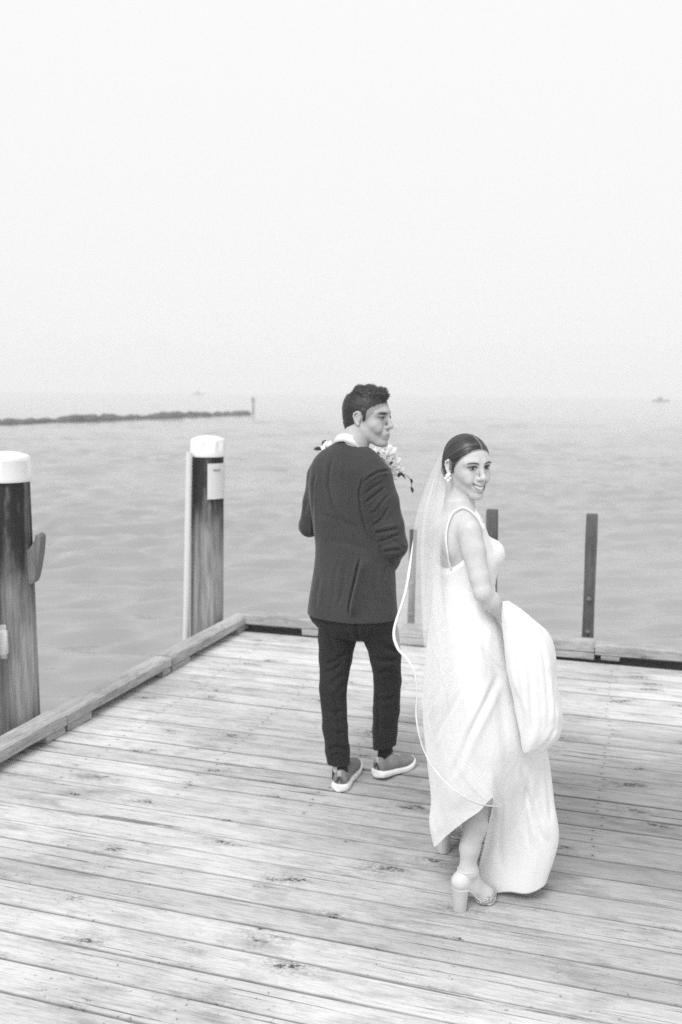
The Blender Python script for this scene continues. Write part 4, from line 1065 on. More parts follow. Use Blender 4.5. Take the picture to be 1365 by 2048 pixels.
def bprims(F):
    L = head_sdf(F, bC, bM, BS, False, 1.0)
    F.chain([Bp(919, 1030, .0), Bp(922, 1005, .0), L(-.018, 0, -.035)], [.047, .0415, .043], .018)
    F.cap(Bp(924, 1022, .0), bsR+np.array([0, 0, .012]), .036, .034, .03); F.cap(Bp(916, 1022, .0), Bp(886, 1060, .12), .036, .034, .03)
    for q in (1, -1):    # collar bones and shoulder blades
        F.cap(Bp(922, 1030)+bfw*.05, Bp(914, 1036)+bfw*.04+br*q*.10, .008, .008, .014)
        F.ell(Bp(917, 1085)-bfw*.054+br*q*.062, (.028, .030, .045), None, .025)
    F.stack(btor, bf, .02); bust(F)
    F.chain([bsR, bsR+(beR-bsR)*.3, bsR+(beR-bsR)*.75, beR, beR+(bwR-beR)*.25, beR+(bwR-beR)*.7, bwR], [.0400, .0385, .0325, .0290, .0310, .0255, .0215], .012)
    sl, el, wl = Bp(886, 1062, .12), Bp(908, 1165, .19), Bp(965, 1190, .17)
    F.chain([sl, sl+(el-sl)*.3, el, wl], [.040, .042, .033, .024], .014)
    hand(F, bwR, (.85, .1, -.5), (0, .75, -.6), .85, .86, -1); hand(F, wl, (.9, 0, -.35), (-.2, -.5, -.8), .7, .86, 1)
    # near leg
    F.chain([Bp(935, 1280, -.06), Bp(968, 1410, -.09), Bp(985, 1525, -.095), Bp(968, 1585, -.085), Bp(953, 1640, -.08), Bp(940, 1695, -.08), ank+np.array([0, 0, .012])],
            [.095, .078, .050, .048, .045, .033, .0285], .02)
    hl = H0+np.array([-.004, .0, .104])
    F.cap(ank, hl, .0285, .026, .02); F.chain([ank+np.array([.008, 0, -.005]), H0*.5+B0*.5+np.array([0, 0, .088]), B0+np.array([0, 0, .036]), T0+np.array([0, 0, .024])], [.031, .026, .027, .020], .015)
    F.chain([hl, H0*.5+B0*.5+np.array([0, 0, .066]), B0+np.array([0, -.004, .030])], [.027, .022, .024], .015)
    # far leg
    hl1 = H1+np.array([0, 0, .104]); d1 = np.array([.10, .09, 0])
    F.chain([Bp(925, 1280, .06), H1+np.array([.06, .0, .50]), H1+np.array([.05, .0, .36]), H1+np.array([.01, .01, .155])], [.09, .052, .048, .031], .02)
    F.chain([H1+np.array([.01, .01, .150]), hl1, H1+d1+np.array([0, 0, .034]), H1+d1*1.4+np.array([0, 0, .022])], [.031, .028, .026, .019], .016)
Fh = Field(bC+np.array([-.15, -.15, -.17]), bC+np.array([.15, .15, .15]), .0019); bprims(Fh)
vh, fh = Fh.mesh(1)
Fb = Field((.12, 2.93, 0.0), (.78, 3.82, bC[2]+.02), .0036); bprims(Fb)
vb, fb = Fb.mesh(7)
zc = bC[2]-.135
nh0 = normals(vh, fh); fh = fh[(vh[fh][:, :, 2] > zc-.004).all(1)]; fb = fb[(vb[fb][:, :, 2] < zc+.004).any(1)]
nh = normals(vh, fh); nb = normals(vb, fb)
vb = blend_to(vb, nb, vh, nh0, zc-.03, zc-.002)
loc = (vh-bC)@bM/BS; ay = np.abs(loc[:, 1]); locs = loc.copy(); locs[:, 1] = ay
def G3(L_, c, r, a=1.0): return np.clip(np.exp(-(((L_-np.array(c))/np.array(r))**2).sum(1))*1.5*a, 0, 1)
SK = .56
th_ = np.full(len(vh), SK)
def arc(L_, x0, yc, wy, z0, bend, rz, rx=.03):   # a thin arc across the face
    t = (L_[:, 1]-yc)/wy; dz = (L_[:, 2]-(z0+bend*(1-t*t)))/rz; dx = (L_[:, 0]-x0)/rx
    return np.clip(np.exp(-dz*dz-np.maximum(np.abs(t)-.75, 0)**2*18-dx*dx)*1.5, 0, 1)
fr = (loc[:, 0] > .05)
th_ *= 1-.84*fr*arc(locs, .092, .034, .021, .0240, .0045, .0030)                 # brow
th_ *= 1-.45*fr*G3(locs, (.09, .033, .012), (.02, .019, .008))                   # eye shadow
th_ *= 1-.93*fr*arc(locs, .092, .033, .0175, .0100, .0050, .0032)                # upper lashes
th_ *= 1-.45*fr*arc(locs, .092, .033, .0150, .0060, -.0030, .0016)               # lower lash line
th_ = np.where(fr, th_+(.72-th_)*G3(locs, (.092, .033, .0085), (.02, .011, .0024), .6), th_)
gx = .0315
for sy in (-1, 1):
    th_ *= 1-.93*fr*G3(loc, (.093, sy*.032-.0046, .0086), (.02, .0052, .0052))    # iris, looking at the camera
lips = np.maximum(arc(loc, .10, 0, .029, -.0575+.010, -.010, .0042), arc(loc, .10, 0, .029, -.0810+.0255, -.0255, .0046))
th_ *= 1-.42*np.clip(lips, 0, 1)*fr
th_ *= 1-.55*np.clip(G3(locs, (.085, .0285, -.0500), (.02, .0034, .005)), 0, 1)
th_ *= 1-.35*G3(locs, (.100, .0105, -.0405), (.012, .006, .003))  # nostril shade painted into the skin tone
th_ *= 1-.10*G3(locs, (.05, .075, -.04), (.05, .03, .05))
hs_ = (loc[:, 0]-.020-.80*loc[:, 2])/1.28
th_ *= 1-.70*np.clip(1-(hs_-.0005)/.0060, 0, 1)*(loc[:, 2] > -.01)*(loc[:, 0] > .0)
tn = np.concatenate([th_, np.full(len(vb), SK)])
V = np.concatenate([vh, vb]); Fc = np.concatenate([fh, fb+len(vh)])
# drop unused vertices
used = np.zeros(len(V), bool); used[Fc.ravel()] = True; rm = np.cumsum(used)-1
V, tn, Fc = V[used], tn[used], rm[Fc]
mesh_obj("body", V, Fc, m_skin, bride, True, {'tone': tn})
bodyV, bodyN = V, normals(V, Fc); bodyX, bodyY = project(bodyV)
bodyD = np.linalg.norm(bodyV-np.array([0, 0, CAMH]), axis=1)
def snap(px, py, off=.002, r=4.0, VV=None):
    X_, Y_, D_, W_, N_ = (bodyX, bodyY, bodyD, bodyV, bodyN) if VV is None else VV
    m = np.hypot(X_-px, Y_-py) < r
    if not m.any(): return None
    i = np.where(m)[0][np.argmin(D_[m])]; p = P(px, py, W_[i][1])
    return p+N_[i]*off
# teeth
m_teeth = plain("tooth_enamel", .86, .25, .02)
V_ = []; n = 15
for i, t in enumerate(np.linspace(-.88, .88, n)):
    x = .1020-.024*t*t; y = .0280*t; zt = -.0615+.0105*t*t; zb = -.0735+.0185*t*t
    for (dx, z) in ((-.006, zt), (0, zt), (.0004, (zt+zb)/2), (0, zb), (-.006, zb)): V_.append(bC+bM@(np.array([x+dx, y, z])*BS))
mesh_obj("teeth", V_, grid_faces(n, 5, True), m_teeth, bride, True)

# hair: combed flat from a centre parting to a low knot
m_bh, nt, b, o = new_mat("sleek_dark_hair")
at = nd(nt, 'ShaderNodeAttribute', attribute_name='tone')
nt.links.new(at.outputs['Fac'], b.inputs['Base Color']); b.inputs['Roughness'].default_value = .38; b.inputs['Specular IOR Level'].default_value = .5
HF = Field(bC+np.array([-.17, -.17, -.11]), bC+np.array([.15, .15, .16]), .0021)
Lb = lambda x, y, z: bC+bM@(np.array([x, y, z])*BS)
HF.ell(Lb(-.010, 0, .036), np.array([.1000, .0800, .0890])*BS, bM, .01)
HF.ell(Lb(-.045, 0, -.005), np.array([.066, .068, .062])*BS, bM, .02)
HF.ell(Lb(.0265, 0, .014), np.array([.064, .0665, .0825])*BS, bM, .02)
HF.cut(Lb(.020, 0, .000), bM@np.array([1, 0, -.80]), .006)
HF.cut(Lb(.0, 0, -.052), bM@np.array([.75, 0, -1.0]), .010)
for q in (-1, 1): HF.ell(Lb(-.004, q*.083, .000), np.array([.022, .016, .030])*BS, bM, .004, 'sub')
HF.ell(Lb(-.108, 0, -.028), np.array([.030, .042, .036])*BS, bM, .012)
HF.cap(Lb(.018, -.069, .018), Lb(.012, -.070, -.016), .007*BS, .003*BS, .006); HF.cap(Lb(.018, .069, .018), Lb(.012, .070, -.016), .007*BS, .003*BS, .006)
v, f = HF.mesh(1); n = normals(v, f); loc = (v-bC)@bM/BS
phi = np.arctan2(loc[:, 1], loc[:, 2]+.02+.35*loc[:, 0]); rad_ = np.hypot(loc[:, 1], loc[:, 2])
ang = np.arctan2(loc[:, 2]+.030, loc[:, 0]+.112)+.9*np.abs(loc[:, 1]-.013)*0
st = np.sin(ang*75+2*np.sin(ang*11)+loc[:, 1]*8)*.35+np.sin(ang*170+loc[:, 1]*15)*.40+np.sin(ang*31+1+2*np.sin(loc[:, 1]*20))*.4
tone = .022+.013*st+.012*wnoise(v, 60, 2)
band_ = (np.exp(-((ang-.62)/.022)**2)+.8*np.exp(-((ang-.98)/.020)**2)+.7*np.exp(-((ang-.36)/.016)**2))*(loc[:, 1] < 0)  # highlight streaks painted into the hair tone, one side only
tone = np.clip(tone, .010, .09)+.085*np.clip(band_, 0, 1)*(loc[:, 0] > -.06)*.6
part = np.exp(-((loc[:, 1]-.013)/.0030)**2)*np.clip((loc[:, 0]+.035)/.02, 0, 1)*(loc[:, 2] > .03)
tone = tone*(1-part)+.36*part
v = v+n*(.0011*st-.003*part+.0010*np.clip(.5-part, 0, .5))[:, None]
hb = mesh_obj("hair", v, f, m_bh, bride, True, {'tone': tone})

# earring: a small cluster of pearls
m_pearl = plain("pearl", .80, .2, .03)
ep = Lb(.001, -.0865, -.030)
mbx = MB()
for (dx, dz, r) in ((0, 0, .0085), (.007, -.008, .006), (-.006, -.009, .0065), (.001, -.016, .0070), (.006, .006, .005)):
    c = ep+np.array([dx, -.006, dz])-bl
    mbx.lathe([(.0002, -r)]+[(r*math.sin(a), -r*math.cos(a)) for a in np.linspace(.4, 2.74, 6)]+[(.0002, r)], tuple(c), 10)
o = mbx.build("earring", m_pearl, None, True); o.parent = bride

# ---- dress
m_satin, nt, b, o = new_mat("white_crepe")
v_ = scaled(nt, (1, 1, 1)); b.inputs['Base Color'].default_value = (.80, .80, .80, 1); b.inputs['Roughness'].default_value = .7
tl_ = nd(nt, 'ShaderNodeBsdfTranslucent'); tl_.inputs[0].default_value = (.9, .9, .9, 1); mxs = nt.nodes.new('ShaderNodeMixShader'); mxs.inputs[0].default_value = .0
nt.links.new(b.outputs[0], mxs.inputs[1]); nt.links.new(tl_.outputs[0], mxs.inputs[2]); nt.links.new(mxs.outputs[0], o.inputs[0])
b.inputs['Sheen Weight'].default_value = .15
rg = math_n(nt, 'ABSOLUTE', math_n(nt, 'SUBTRACT', noise(nt, scaled(nt, (1, 1, .5)), 8, 3, .5, .8), .5))
bump(nt, b, math_n(nt, 'ADD', math_n(nt, 'MULTIPLY', rg, -3.0), math_n(nt, 'MULTIPLY', noise(nt, v_, 60, 3), .25)), .40, .006)
def drape(name, rings, nu, nv, mat, parent, folds=(), noise_amp=0.0, thick=.003, closed=True, nscale=14, ridge=0.0, fn=None, attrs=None):
    R_ = np.array(rings, float)                       # rows x columns x 3, world space
    if closed:
        k = R_.shape[1]; ext = np.concatenate([R_[:, -3:], R_, R_[:, :3]], 1)
        out = []
        for row in ext:
            s = spline(row, (nv*(k+5))//k*4); m = len(s); a0, a1 = 3/(k+5), (3+k)/(k+5)
            u = np.linspace(a0, a1, nv, endpoint=False)*(m-1)
            out.append(np.stack([np.interp(u, np.arange(m), s[:, i]) for i in range(3)], 1))
        R2 = np.array(out)
    else: R2 = np.array([spline(row, nv) for row in R_])
    R3_ = np.array([spline(R2[:, j], nu) for j in range(R2.shape[1])]).transpose(1, 0, 2)
    v = R3_.reshape(-1, 3); f = grid_faces(nu, nv, closed); n = normals(v, f)
    toc = (np.array([0, 0, CAMH])-v)
    c_ = v.mean(0); 
    if ((v-c_)*n).sum() < 0: f = f[:, ::-1]; n = -n
    if noise_amp: v = v+n*(noise_amp*wnoise(v, nscale, 4, 1, 1, .35)+.35*noise_amp*wnoise(v, nscale*2.7, 7, 1, 1, .35))[:, None]
    if ridge:
        q1 = wnoise(v, nscale*1.3, 11, 1, 1, .40); q2 = wnoise(v, nscale*2.6, 12, 1, 1, .6); q3 = wnoise(v, nscale*.8, 13, .7, .7, 1.3)
        v = v+n*(ridge*(.45-np.abs(q1)*1.5)+ridge*.45*(.4-np.abs(q2)*1.5)+ridge*.6*(.4-np.abs(q3)*1.5))[:, None]
    if fn is not None: v = fn(v, normals(v, f), nu, nv)
    for (pl, w, dp, stp) in folds:
        n = normals(v, f); v = fold(v, n, pl, w, dp, stp)
    o = mesh_obj(name, v, f, mat, parent, True, attrs)
    if thick:
        md = o.modifiers.new("thickness", 'SOLIDIFY'); md.thickness = thick; md.offset = -1
    return o, v, f
cage = [
 [(876,1168,3.24),(888,1170,3.15),(908,1172,3.11),(930,1173,3.095),(948,1173,3.09),(960,1172,3.10),(968,1171,3.11),(976,1170,3.13),(984,1168,3.16),(990,1166,3.21),(978,1163,3.30),(935,1162,3.345),(893,1164,3.31)],
 [(856,1270,3.24),(872,1273,3.13),(900,1276,3.07),(930,1278,3.045),(955,1278,3.04),(972,1277,3.05),(985,1276,3.06),(998,1274,3.08),(1008,1272,3.12),(1015,1268,3.20),(1000,1263,3.32),(935,1260,3.40),(880,1264,3.36)],
 [(845,1385,3.24),(862,1392,3.11),(893,1396,3.03),(930,1398,2.99),(962,1398,2.99),(985,1397,3.02),(1000,1396,3.05),(1020,1394,3.07),(1040,1390,3.11),(1055,1384,3.20),(1020,1376,3.38),(940,1370,3.48),(870,1374,3.42)],
 [(852,1490,3.24),(868,1500,3.11),(897,1506,3.02),(932,1508,2.98),(968,1505,2.99),(995,1500,3.005),(1012,1500,3.03),(1040,1500,3.06),(1068,1498,3.12),(1092,1490,3.20),(1050,1480,3.42),(945,1470,3.52),(872,1474,3.45)],
 [(862,1590,3.24),(878,1592,3.11),(906,1588,3.02),(943,1572,2.98),(983,1556,3.00),(1000,1582,3.05),(1018,1600,3.09),(1040,1615,3.14),(1078,1612,3.14),(1108,1600,3.20),(1060,1585,3.42),(950,1560,3.55),(880,1560,3.47)],
 [(859,1645,3.24),(884,1640,3.11),(915,1622,3.03),(951,1602,2.99),(987,1582,3.01),(983,1645,3.18),(996,1700,3.20),(1030,1700,3.18),(1082,1695,3.15),(1117,1680,3.20),(1070,1670,3.40),(960,1590,3.55),(885,1590,3.47)],
 [(868,1692,3.24),(893,1672,3.11),(925,1647,3.03),(957,1625,2.995),(989,1602,3.02),(960,1735,3.25),(973,1783,3.24),(1020,1784,3.19),(1060,1787,3.17),(1094,1765,3.20),(1075,1740,3.38),(975,1620,3.55),(890,1620,3.46)]]
rings = [[P(*q) for q in row] for row in cage]
angs = [180, 207, 234, 258, 279, 293, 306, 319, 333, 360, 45, 90, 135]
def waist(y, g):
    c = Bp(pchip([q[0] for q in tb], [q[1] for q in tb], np.array([float(y)]))[0], y); a = pchip([q[0] for q in tb], [q[2] for q in tb], np.array([float(y)]))[0]+g; b_ = pchip([q[0] for q in tb], [q[3] for q in tb], np.array([float(y)]))[0]+g
    out = []
    for A_ in angs:
        d = np.array([math.cos(math.radians(A_)), math.sin(math.radians(A_)), 0]); u = d@br; w_ = d@bfw; out.append(c+d/math.sqrt((u/a)**2+(w_/b_)**2))
    return out
rings = [waist(1168, .0132), waist(1205, .0150)]+rings[1:]
zb_ = rings[1]
sfolds = [(pl_, w_*.7, d_*.6, s_*.6) for (pl_, w_, d_, s_) in [([(905, 1330), (885, 1370), (862, 1410), (845, 1440)], 6, .012, .006), ([(930, 1370), (905, 1410), (880, 1455), (862, 1500)], 6, .012, .004),
  ([(1000, 1345), (975, 1400), (940, 1470), (915, 1530), (898, 1570)], 8, .012, .004), 
  ([(1040, 1530), (1060, 1600), (1088, 1690)], 7, .012, .005), ([(1060, 1540), (1050, 1620), (1058, 1700)], 7, .008, 0), ([(1008, 1600), (1000, 1660), (1000, 1740)], 8, .008, 0),
  ([(880, 1560), (872, 1620), (870, 1670)], 6, .008, .003), ([(930, 1280), (905, 1300), (880, 1340)], 8, .006, 0), ([(960, 1290), (990, 1330), (1015, 1350)], 6, .008, 0),
  ([(900, 1200), (895, 1240), (880, 1290)], 9, .004, 0), ([(935, 1200), (945, 1250), (940, 1310)], 10, .004, 0), ([(1090, 1510), (1098, 1580), (1104, 1650)], 6, .008, 0)]]
dress, sv, sf = drape("dress", rings, 190, 300, m_satin, bride, sfolds, .0035, .003, ridge=.003, nscale=10)
BF = Field((.25, 2.98, 0.90), (.70, 3.48, 1.50), .0036)
BF.stack(btor, bf, .015, grow=.0125); bust(BF, .008)
for q in (-1, 1): BF.ell(Bp(917, 1085)-bfw*.054+br*q*.062, (.034, .036, .052), None, .025)
A_ = P(900, 1139, 3.15); B_ = P(967, 1060, 3.08); nn = np.cross(br, B_-A_); nn = nn if nn[2] > 0 else -nn
BF.cut(A_, nn, .002); BF.cut(P(930, 1180, 3.2), (0, 0, -1), 0)
v, f = BF.mesh(2); n = normals(v, f); v = v+n*(.0008*wnoise(v, 35, 3))[:, None]
bod = mesh_obj("bodice", v, f, m_satin, None, True); bod.data.transform(Matrix.Translation(-Vector(bl))); bod.parent = dress
pts = []
for (x, y) in ((967, 1060), (957, 1040), (942, 1024), (928, 1017), (915, 1021), (906, 1028), (900, 1042), (896, 1057), (894, 1075), (895, 1092), (897, 1107), (899, 1121), (904, 1139)):
    p = snap(x, y, .0035, 5)
    if p is not None: pts.append(p)
pts = spline(pts, 50)
o = tube_obj("shoulder_strap", list(pts-bl), .0030, m_satin, None, 8); o.parent = dress
far = [np.array(p)-br*0 for p in pts]
pts2 = [Bp(930, 1100)+bfw*.085-br*.07, Bp(925, 1050)+bfw*.060-br*.075, Bp(915, 1024)-br*.075+bfw*.0, Bp(912, 1060)-bfw*.062-br*.055, Bp(918, 1128)-bfw*.070-br*.035]
o = tube_obj("shoulder_strap", list(spline(pts2, 30)-bl), .0030, m_satin, None, 8); o.parent = dress

# the gathered train, hung over her forearm
tr = [(1203,1006,1018,.010,0), (1212,1005,1035,.030,0), (1232,1004,1060,.055,0), (1262,1006,1097,.075,0), (1305,1009,1112,.088,.0), (1355,1016,1115,.092,.0), (1400,1026,1121,.090,0), (1440,1033,1125,.084,0), (1472,1040,1118,.078,0), (1492,1043,1098,.066,0), (1503,1046,1084,.052,0), (1494,1052,1078,.030,0)]
rings = []
for (y, l, r, d, _) in tr:
    row = []
    for k in range(18):
        a = 2*math.pi*k/18; cx = (l+r)/2; hw = (r-l)/2; rip = 1+.05*math.sin(5*a+y*.012)*min(1, d/.06)
        sx_ = math.copysign(abs(math.cos(a))**.75, math.cos(a)); row.append(P(cx+hw*sx_, y+3*math.sin(3*a+1)*min(1, d/.05), 3.035+ -d*math.sin(a)*rip*.95))
    rings.append(row)
tfolds = [(pl_, w_*.7, d_*.45, s_*.5) for (pl_, w_, d_, s_) in [([(1035, 1235), (1050, 1290), (1062, 1360), (1066, 1440), (1062, 1495)], 7, .010, .004), ([(1075, 1265), (1090, 1320), (1098, 1400), (1100, 1460)], 6, .009, .003), ([(1020, 1240), (1026, 1300), (1038, 1380), (1046, 1460)], 6, .008, 0),
 ([(1108, 1350), (1112, 1400), (1113, 1450)], 4, .008, .004), ([(1085, 1500), (1100, 1480), (1112, 1455)], 5, .006, 0)]]
o, _, _ = drape("train", rings, 170, 320, m_satin, None, tfolds, .003, .0, ridge=.0045, nscale=16)
# close the bottom softly
o.data.transform(Matrix.Translation(-Vector(bl))); o.parent = dress
md = o.modifiers.new("thickness", 'SOLIDIFY'); md.thickness = .003; md.offset = -1

# ---- shoes
m_shoe = plain("white_satin_shoe", .62, .3, .03, 12); m_heel = plain("heel_covering", .55, .35, .05, 12)
m_jew, nt, b, o = new_mat("beaded_toe"); v_ = scaled(nt, (1, 1, 1))
vo = nd(nt, 'ShaderNodeTexVoronoi', i_Scale=190.0); nt.links.new(v_, vo.inputs['Vector'])
nt.links.new(rng(nt, vo.outputs['Distance'], 0, .7, .95, .45), b.inputs['Base Color']); b.inputs['Roughness'].default_value = .15
bump(nt, b, vo.outputs['Distance'], 1.0, .006)
def bride_shoe(Hh, Bb, Tt, an, name="shoe"):
    up = np.array([0, 0, 1.0]); fw = (Bb-Hh); fw[2] = 0; fw /= np.linalg.norm(fw); sd_ = np.array([-fw[1], fw[0], 0])
    lo = np.minimum(Hh, Tt)-.07; hi = np.maximum(Hh, Tt)+.07; lo[2] = 0; hi[2] = .20
    S = Field(lo, hi, .0028); hl = Hh+up*.104-fw*.004
    S.cap(an-up*.004, hl, .0315, .0295, .02); S.chain([hl, (Hh+Bb)/2+up*.062, Bb+up*.028], [.0285, .025, .026], .015)
    mid = Hh+fw*.032+up*.150
    S.cut(Hh+fw*.034+up*.110, fw*1.0+up*.55, .003); S.cut(Hh+up*.152, up*1.0, .002); S.cut(Hh+up*.0795, -up, .002)
    S.cap(an, an+up*.1, .0295, .03, 0, mode='sub')
    v, f = S.mesh(1); root = mesh_obj(name, v, f, m_shoe, bride, True)
    def sub(nm, v, f, m, sm=True):
        o = mesh_obj(nm, v, f, m, None, sm); o.data.transform(Matrix.Translation(-Vector(bl))); o.parent = root; return o
    # front: beaded vamp
    S = Field(lo, hi, .0026)
    S.chain([Bb+up*.034-fw*.012, Bb+up*.031, Tt+up*.022], [.031, .0305, .0235], .012)
    S.cut(Bb-fw*.020+up*.05, -fw*1.0+up*.35, .003); S.cut(Bb+up*.004, -up, .001)
    S.cap(Bb+up*.060-fw*.04, Bb+up*.052+fw*.004, .026, .020, .002, mode='sub')
    v, f = S.mesh(1); sub("beaded_vamp", v, f, m_jew)
    # sole: thin, arched
    V = []; n = 26
    for i in range(n):
        t = i/(n-1); c = Hh*(1-t)+Bb*t if t < .72 else None
        p = spline([Hh-fw*.030+up*.077, Hh+fw*.02+up*.074, (Hh+Bb)/2+fw*.005+up*.036, Bb+up*.006, Tt+up*.008, Tt+(Tt-Bb)*.55+up*.011], 60)[int(t*59)]
        w = pchip([0, .06, .25, .5, .75, .92, 1], [.010, .026, .026, .021, .033, .026, .006], np.array([t]))[0]
        for (a, z) in ((-1, 0), (1, 0), (1, .006), (-1, .006)): V.append(p+sd_*a*w+up*z)
    o = sub("sole", V, [tuple(q) for q in grid_faces(n, 4, True).tolist()]+[(0, 1, 2, 3), tuple((n-1)*4+j for j in (3, 2, 1, 0))], m_shoe, False); auto_smooth(o, 40)
    mbx = MB(); mbx.lathe([(.0235, .0), (.0245, .004), (.0260, .04), (.0300, .070), (.0320, .0815)], tuple(Hh-fw*.004), 28); o = sub("heel", mbx.v, mbx.f, m_heel); auto_smooth(o, 50)
    # ankle strap
    c = an+up*.010; rr_ = .0345; pts = [c+(fw*math.cos(a)*1.02+sd_*math.sin(a)*.95)*rr_+up*(.003*math.cos(a)) for a in np.linspace(0, 2*math.pi, 30)]
    mbx = MB(); mbx.tube(pts, .0028, 8); o = sub("ankle_strap", mbx.v, mbx.f, m_shoe)
    return root
bride_shoe(H0.copy(), B0.copy(), T0.copy(), ank)
bride_shoe(H1.copy(), H1+np.array([.10, .09, 0]), H1+np.array([.135, .122, 0]), H1+np.array([.01, .01, .155]))

# ---- veil: fine tulle, layered
def tulle(name, dens):
    m = bpy.data.materials.new(name); m.use_nodes = True; nt = m.node_tree; nt.nodes.clear()
    o = nt.nodes.new('ShaderNodeOutputMaterial'); tr_ = nt.nodes.new('ShaderNodeBsdfTransparent')
    df = nd(nt, 'ShaderNodeBsdfDiffuse'); df.inputs[0].default_value = (.85, .85, .85, 1)
    tl = nd(nt, 'ShaderNodeBsdfTranslucent'); tl.inputs[0].default_value = (.85, .85, .85, 1)
    m1 = nt.nodes.new('ShaderNodeMixShader'); m1.inputs[0].default_value = .35; nt.links.new(df.outputs[0], m1.inputs[1]); nt.links.new(tl.outputs[0], m1.inputs[2])
    m2 = nt.nodes.new('ShaderNodeMixShader')
    at = nd(nt, 'ShaderNodeAttribute', attribute_name='dens')
    nt.links.new(math_n(nt, 'MULTIPLY', at.outputs['Fac'], dens, True), m2.inputs[0]); nt.links.new(tr_.outputs[0], m2.inputs[1]); nt.links.new(m1.outputs[0], m2.inputs[2])
    nt.links.new(m2.outputs[0], o.inputs[0]); return m
m_veil = tulle("veil_tulle", 1.0)
def sheet(name, left, right, nl, dep, mat, parent, amp, nf, dens, nu=200, nv=70, seed=0):
    # left and right borders in (px, py, Y); ripples run down the sheet
    L_ = spline(left, nu); R_ = spline(right, nu); V = []; A = []
    for i in range(nu):
        t = i/(nu-1); a, b_ = P(*L_[i]), P(*R_[i])
        for j in range(nv):
            s = j/(nv-1); q = a*(1-s)+b_*s; am = amp*min(1, t*3+.15)*min(1, np.linalg.norm(b_-a)/.09)
            rp = am*(math.sin(s*nf*6.283+seed+1.5*math.sin(t*3+seed))+.5*math.sin(s*nf*2.3*6.283+2*seed+t*4))*math.sin(math.pi*min(1, s*1.0))**.35
            V.append(q+np.array([.15*rp, -rp-dep*math.sin(math.pi*s), 0])); A.append(dens(t, s))
    o = mesh_obj(name, V, grid_faces(nu, nv), mat, parent, True, {'dens': A}); return o, np.array(V).reshape(nu, nv, 3)
left = [(888,898,3.27),(866,938,3.28),(842,1000,3.27),(829,1050,3.25),(825,1095,3.20),(812,1180,3.14),(789,1258,3.08),(796,1296,3.05),(815,1318,3.03),(829,1345,3.01),(834,1385,3.00),(833,1435,3.00),(846,1495,2.99),(873,1543,2.96),(912,1582,2.94),(955,1607,2.905),(1002,1614,2.915)]
right = [(893,896,3.27),(893,930,3.28),(891,985,3.26),(885,1035,3.18),(884,1080,3.12),(886,1135,3.10),(893,1190,3.06),(903,1250,3.02),(915,1310,2.98),(930,1370,2.95),(945,1420,2.93),(958,1465,2.925),(970,1505,2.92),(982,1540,2.92),(990,1570,2.90),(998,1592,2.90),(1004,1606,2.91)]
veil, vv = sheet("veil", left, right, 0, .006, m_veil, bride, .007, 2.2, lambda t, s: .24+.08*math.sin(s*9+3*t)+.9*max(0, .22-t)+.06*max(0, t-.5), seed=1)
l2 = [(889,902,3.29),(872,945,3.30),(851,1010,3.29),(842,1070,3.27),(841,1140,3.22),(843,1200,3.17),(846,1260,3.12),(850,1320,3.08),(846,1380,3.05),(838,1420,3.03)]
r2 = [(892,900,3.28),(892,950,3.29),(889,1000,3.24),(883,1060,3.17),(881,1120,3.14),(884,1180,3.11),(892,1240,3.06),(905,1300,3.02),(915,1350,2.99),(905,1400,2.98)]
o, _ = sheet("veil_layer", l2, r2, 0, .004, m_veil, None, .006, 1.7, lambda t, s: .34+.10*math.sin(s*8+3*t), nu=120, nv=50, seed=2.2)
o.data.transform(Matrix.Translation(-Vector(bl))); o.parent = veil
o, _ = sheet("veil_layer", [(x+2, y, Y+.03) for (x, y, Y) in l2[:7]], [(x-1, y, Y+.02) for (x, y, Y) in r2[:7]], 0, .004, m_veil, None, .007, 2.1, lambda t, s: .38+.12*math.sin(s*7+2), nu=90, nv=50, seed=4.1)
o.data.transform(Matrix.Translation(-Vector(bl))); o.parent = veil
# satin ribbon bound along the veil's free edge
rb = spline(left, 400)[int(400*3.75/16):]; V = []; k = 6
for i, (x, y, Y) in enumerate(rb):
    i0, i1 = max(i-1, 0), min(i+1, len(rb)-1); tx, ty = rb[i1][0]-rb[i0][0], rb[i1][1]-rb[i0][1]; l = math.hypot(tx, ty); nx, ny = -ty/l, tx/l
    w = 2.9*(1-.45*min(1, max(0, (y-1310)/60)))*(1+.15*math.sin(i*.11))*min(1, (i+3)/25)
    tw = .006*math.sin(i*.05)
    for (s, d) in ((-.5, .0), (0, -.0012), (.5, .0), (.5, .0014), (0, .0006), (-.5, .0014)): V.append(P(x+nx*w*s*1.9, y+ny*w*s*1.9, Y-.004+d+tw*s))
m_ribbon = plain('ribbon_satin', .74, .35, .12, 40)
o = mesh_obj("ribbon_trim", V, grid_faces(len(rb), k, True), m_ribbon, None, True); o.data.transform(Matrix.Translation(-Vector(bl))); o.parent = veil
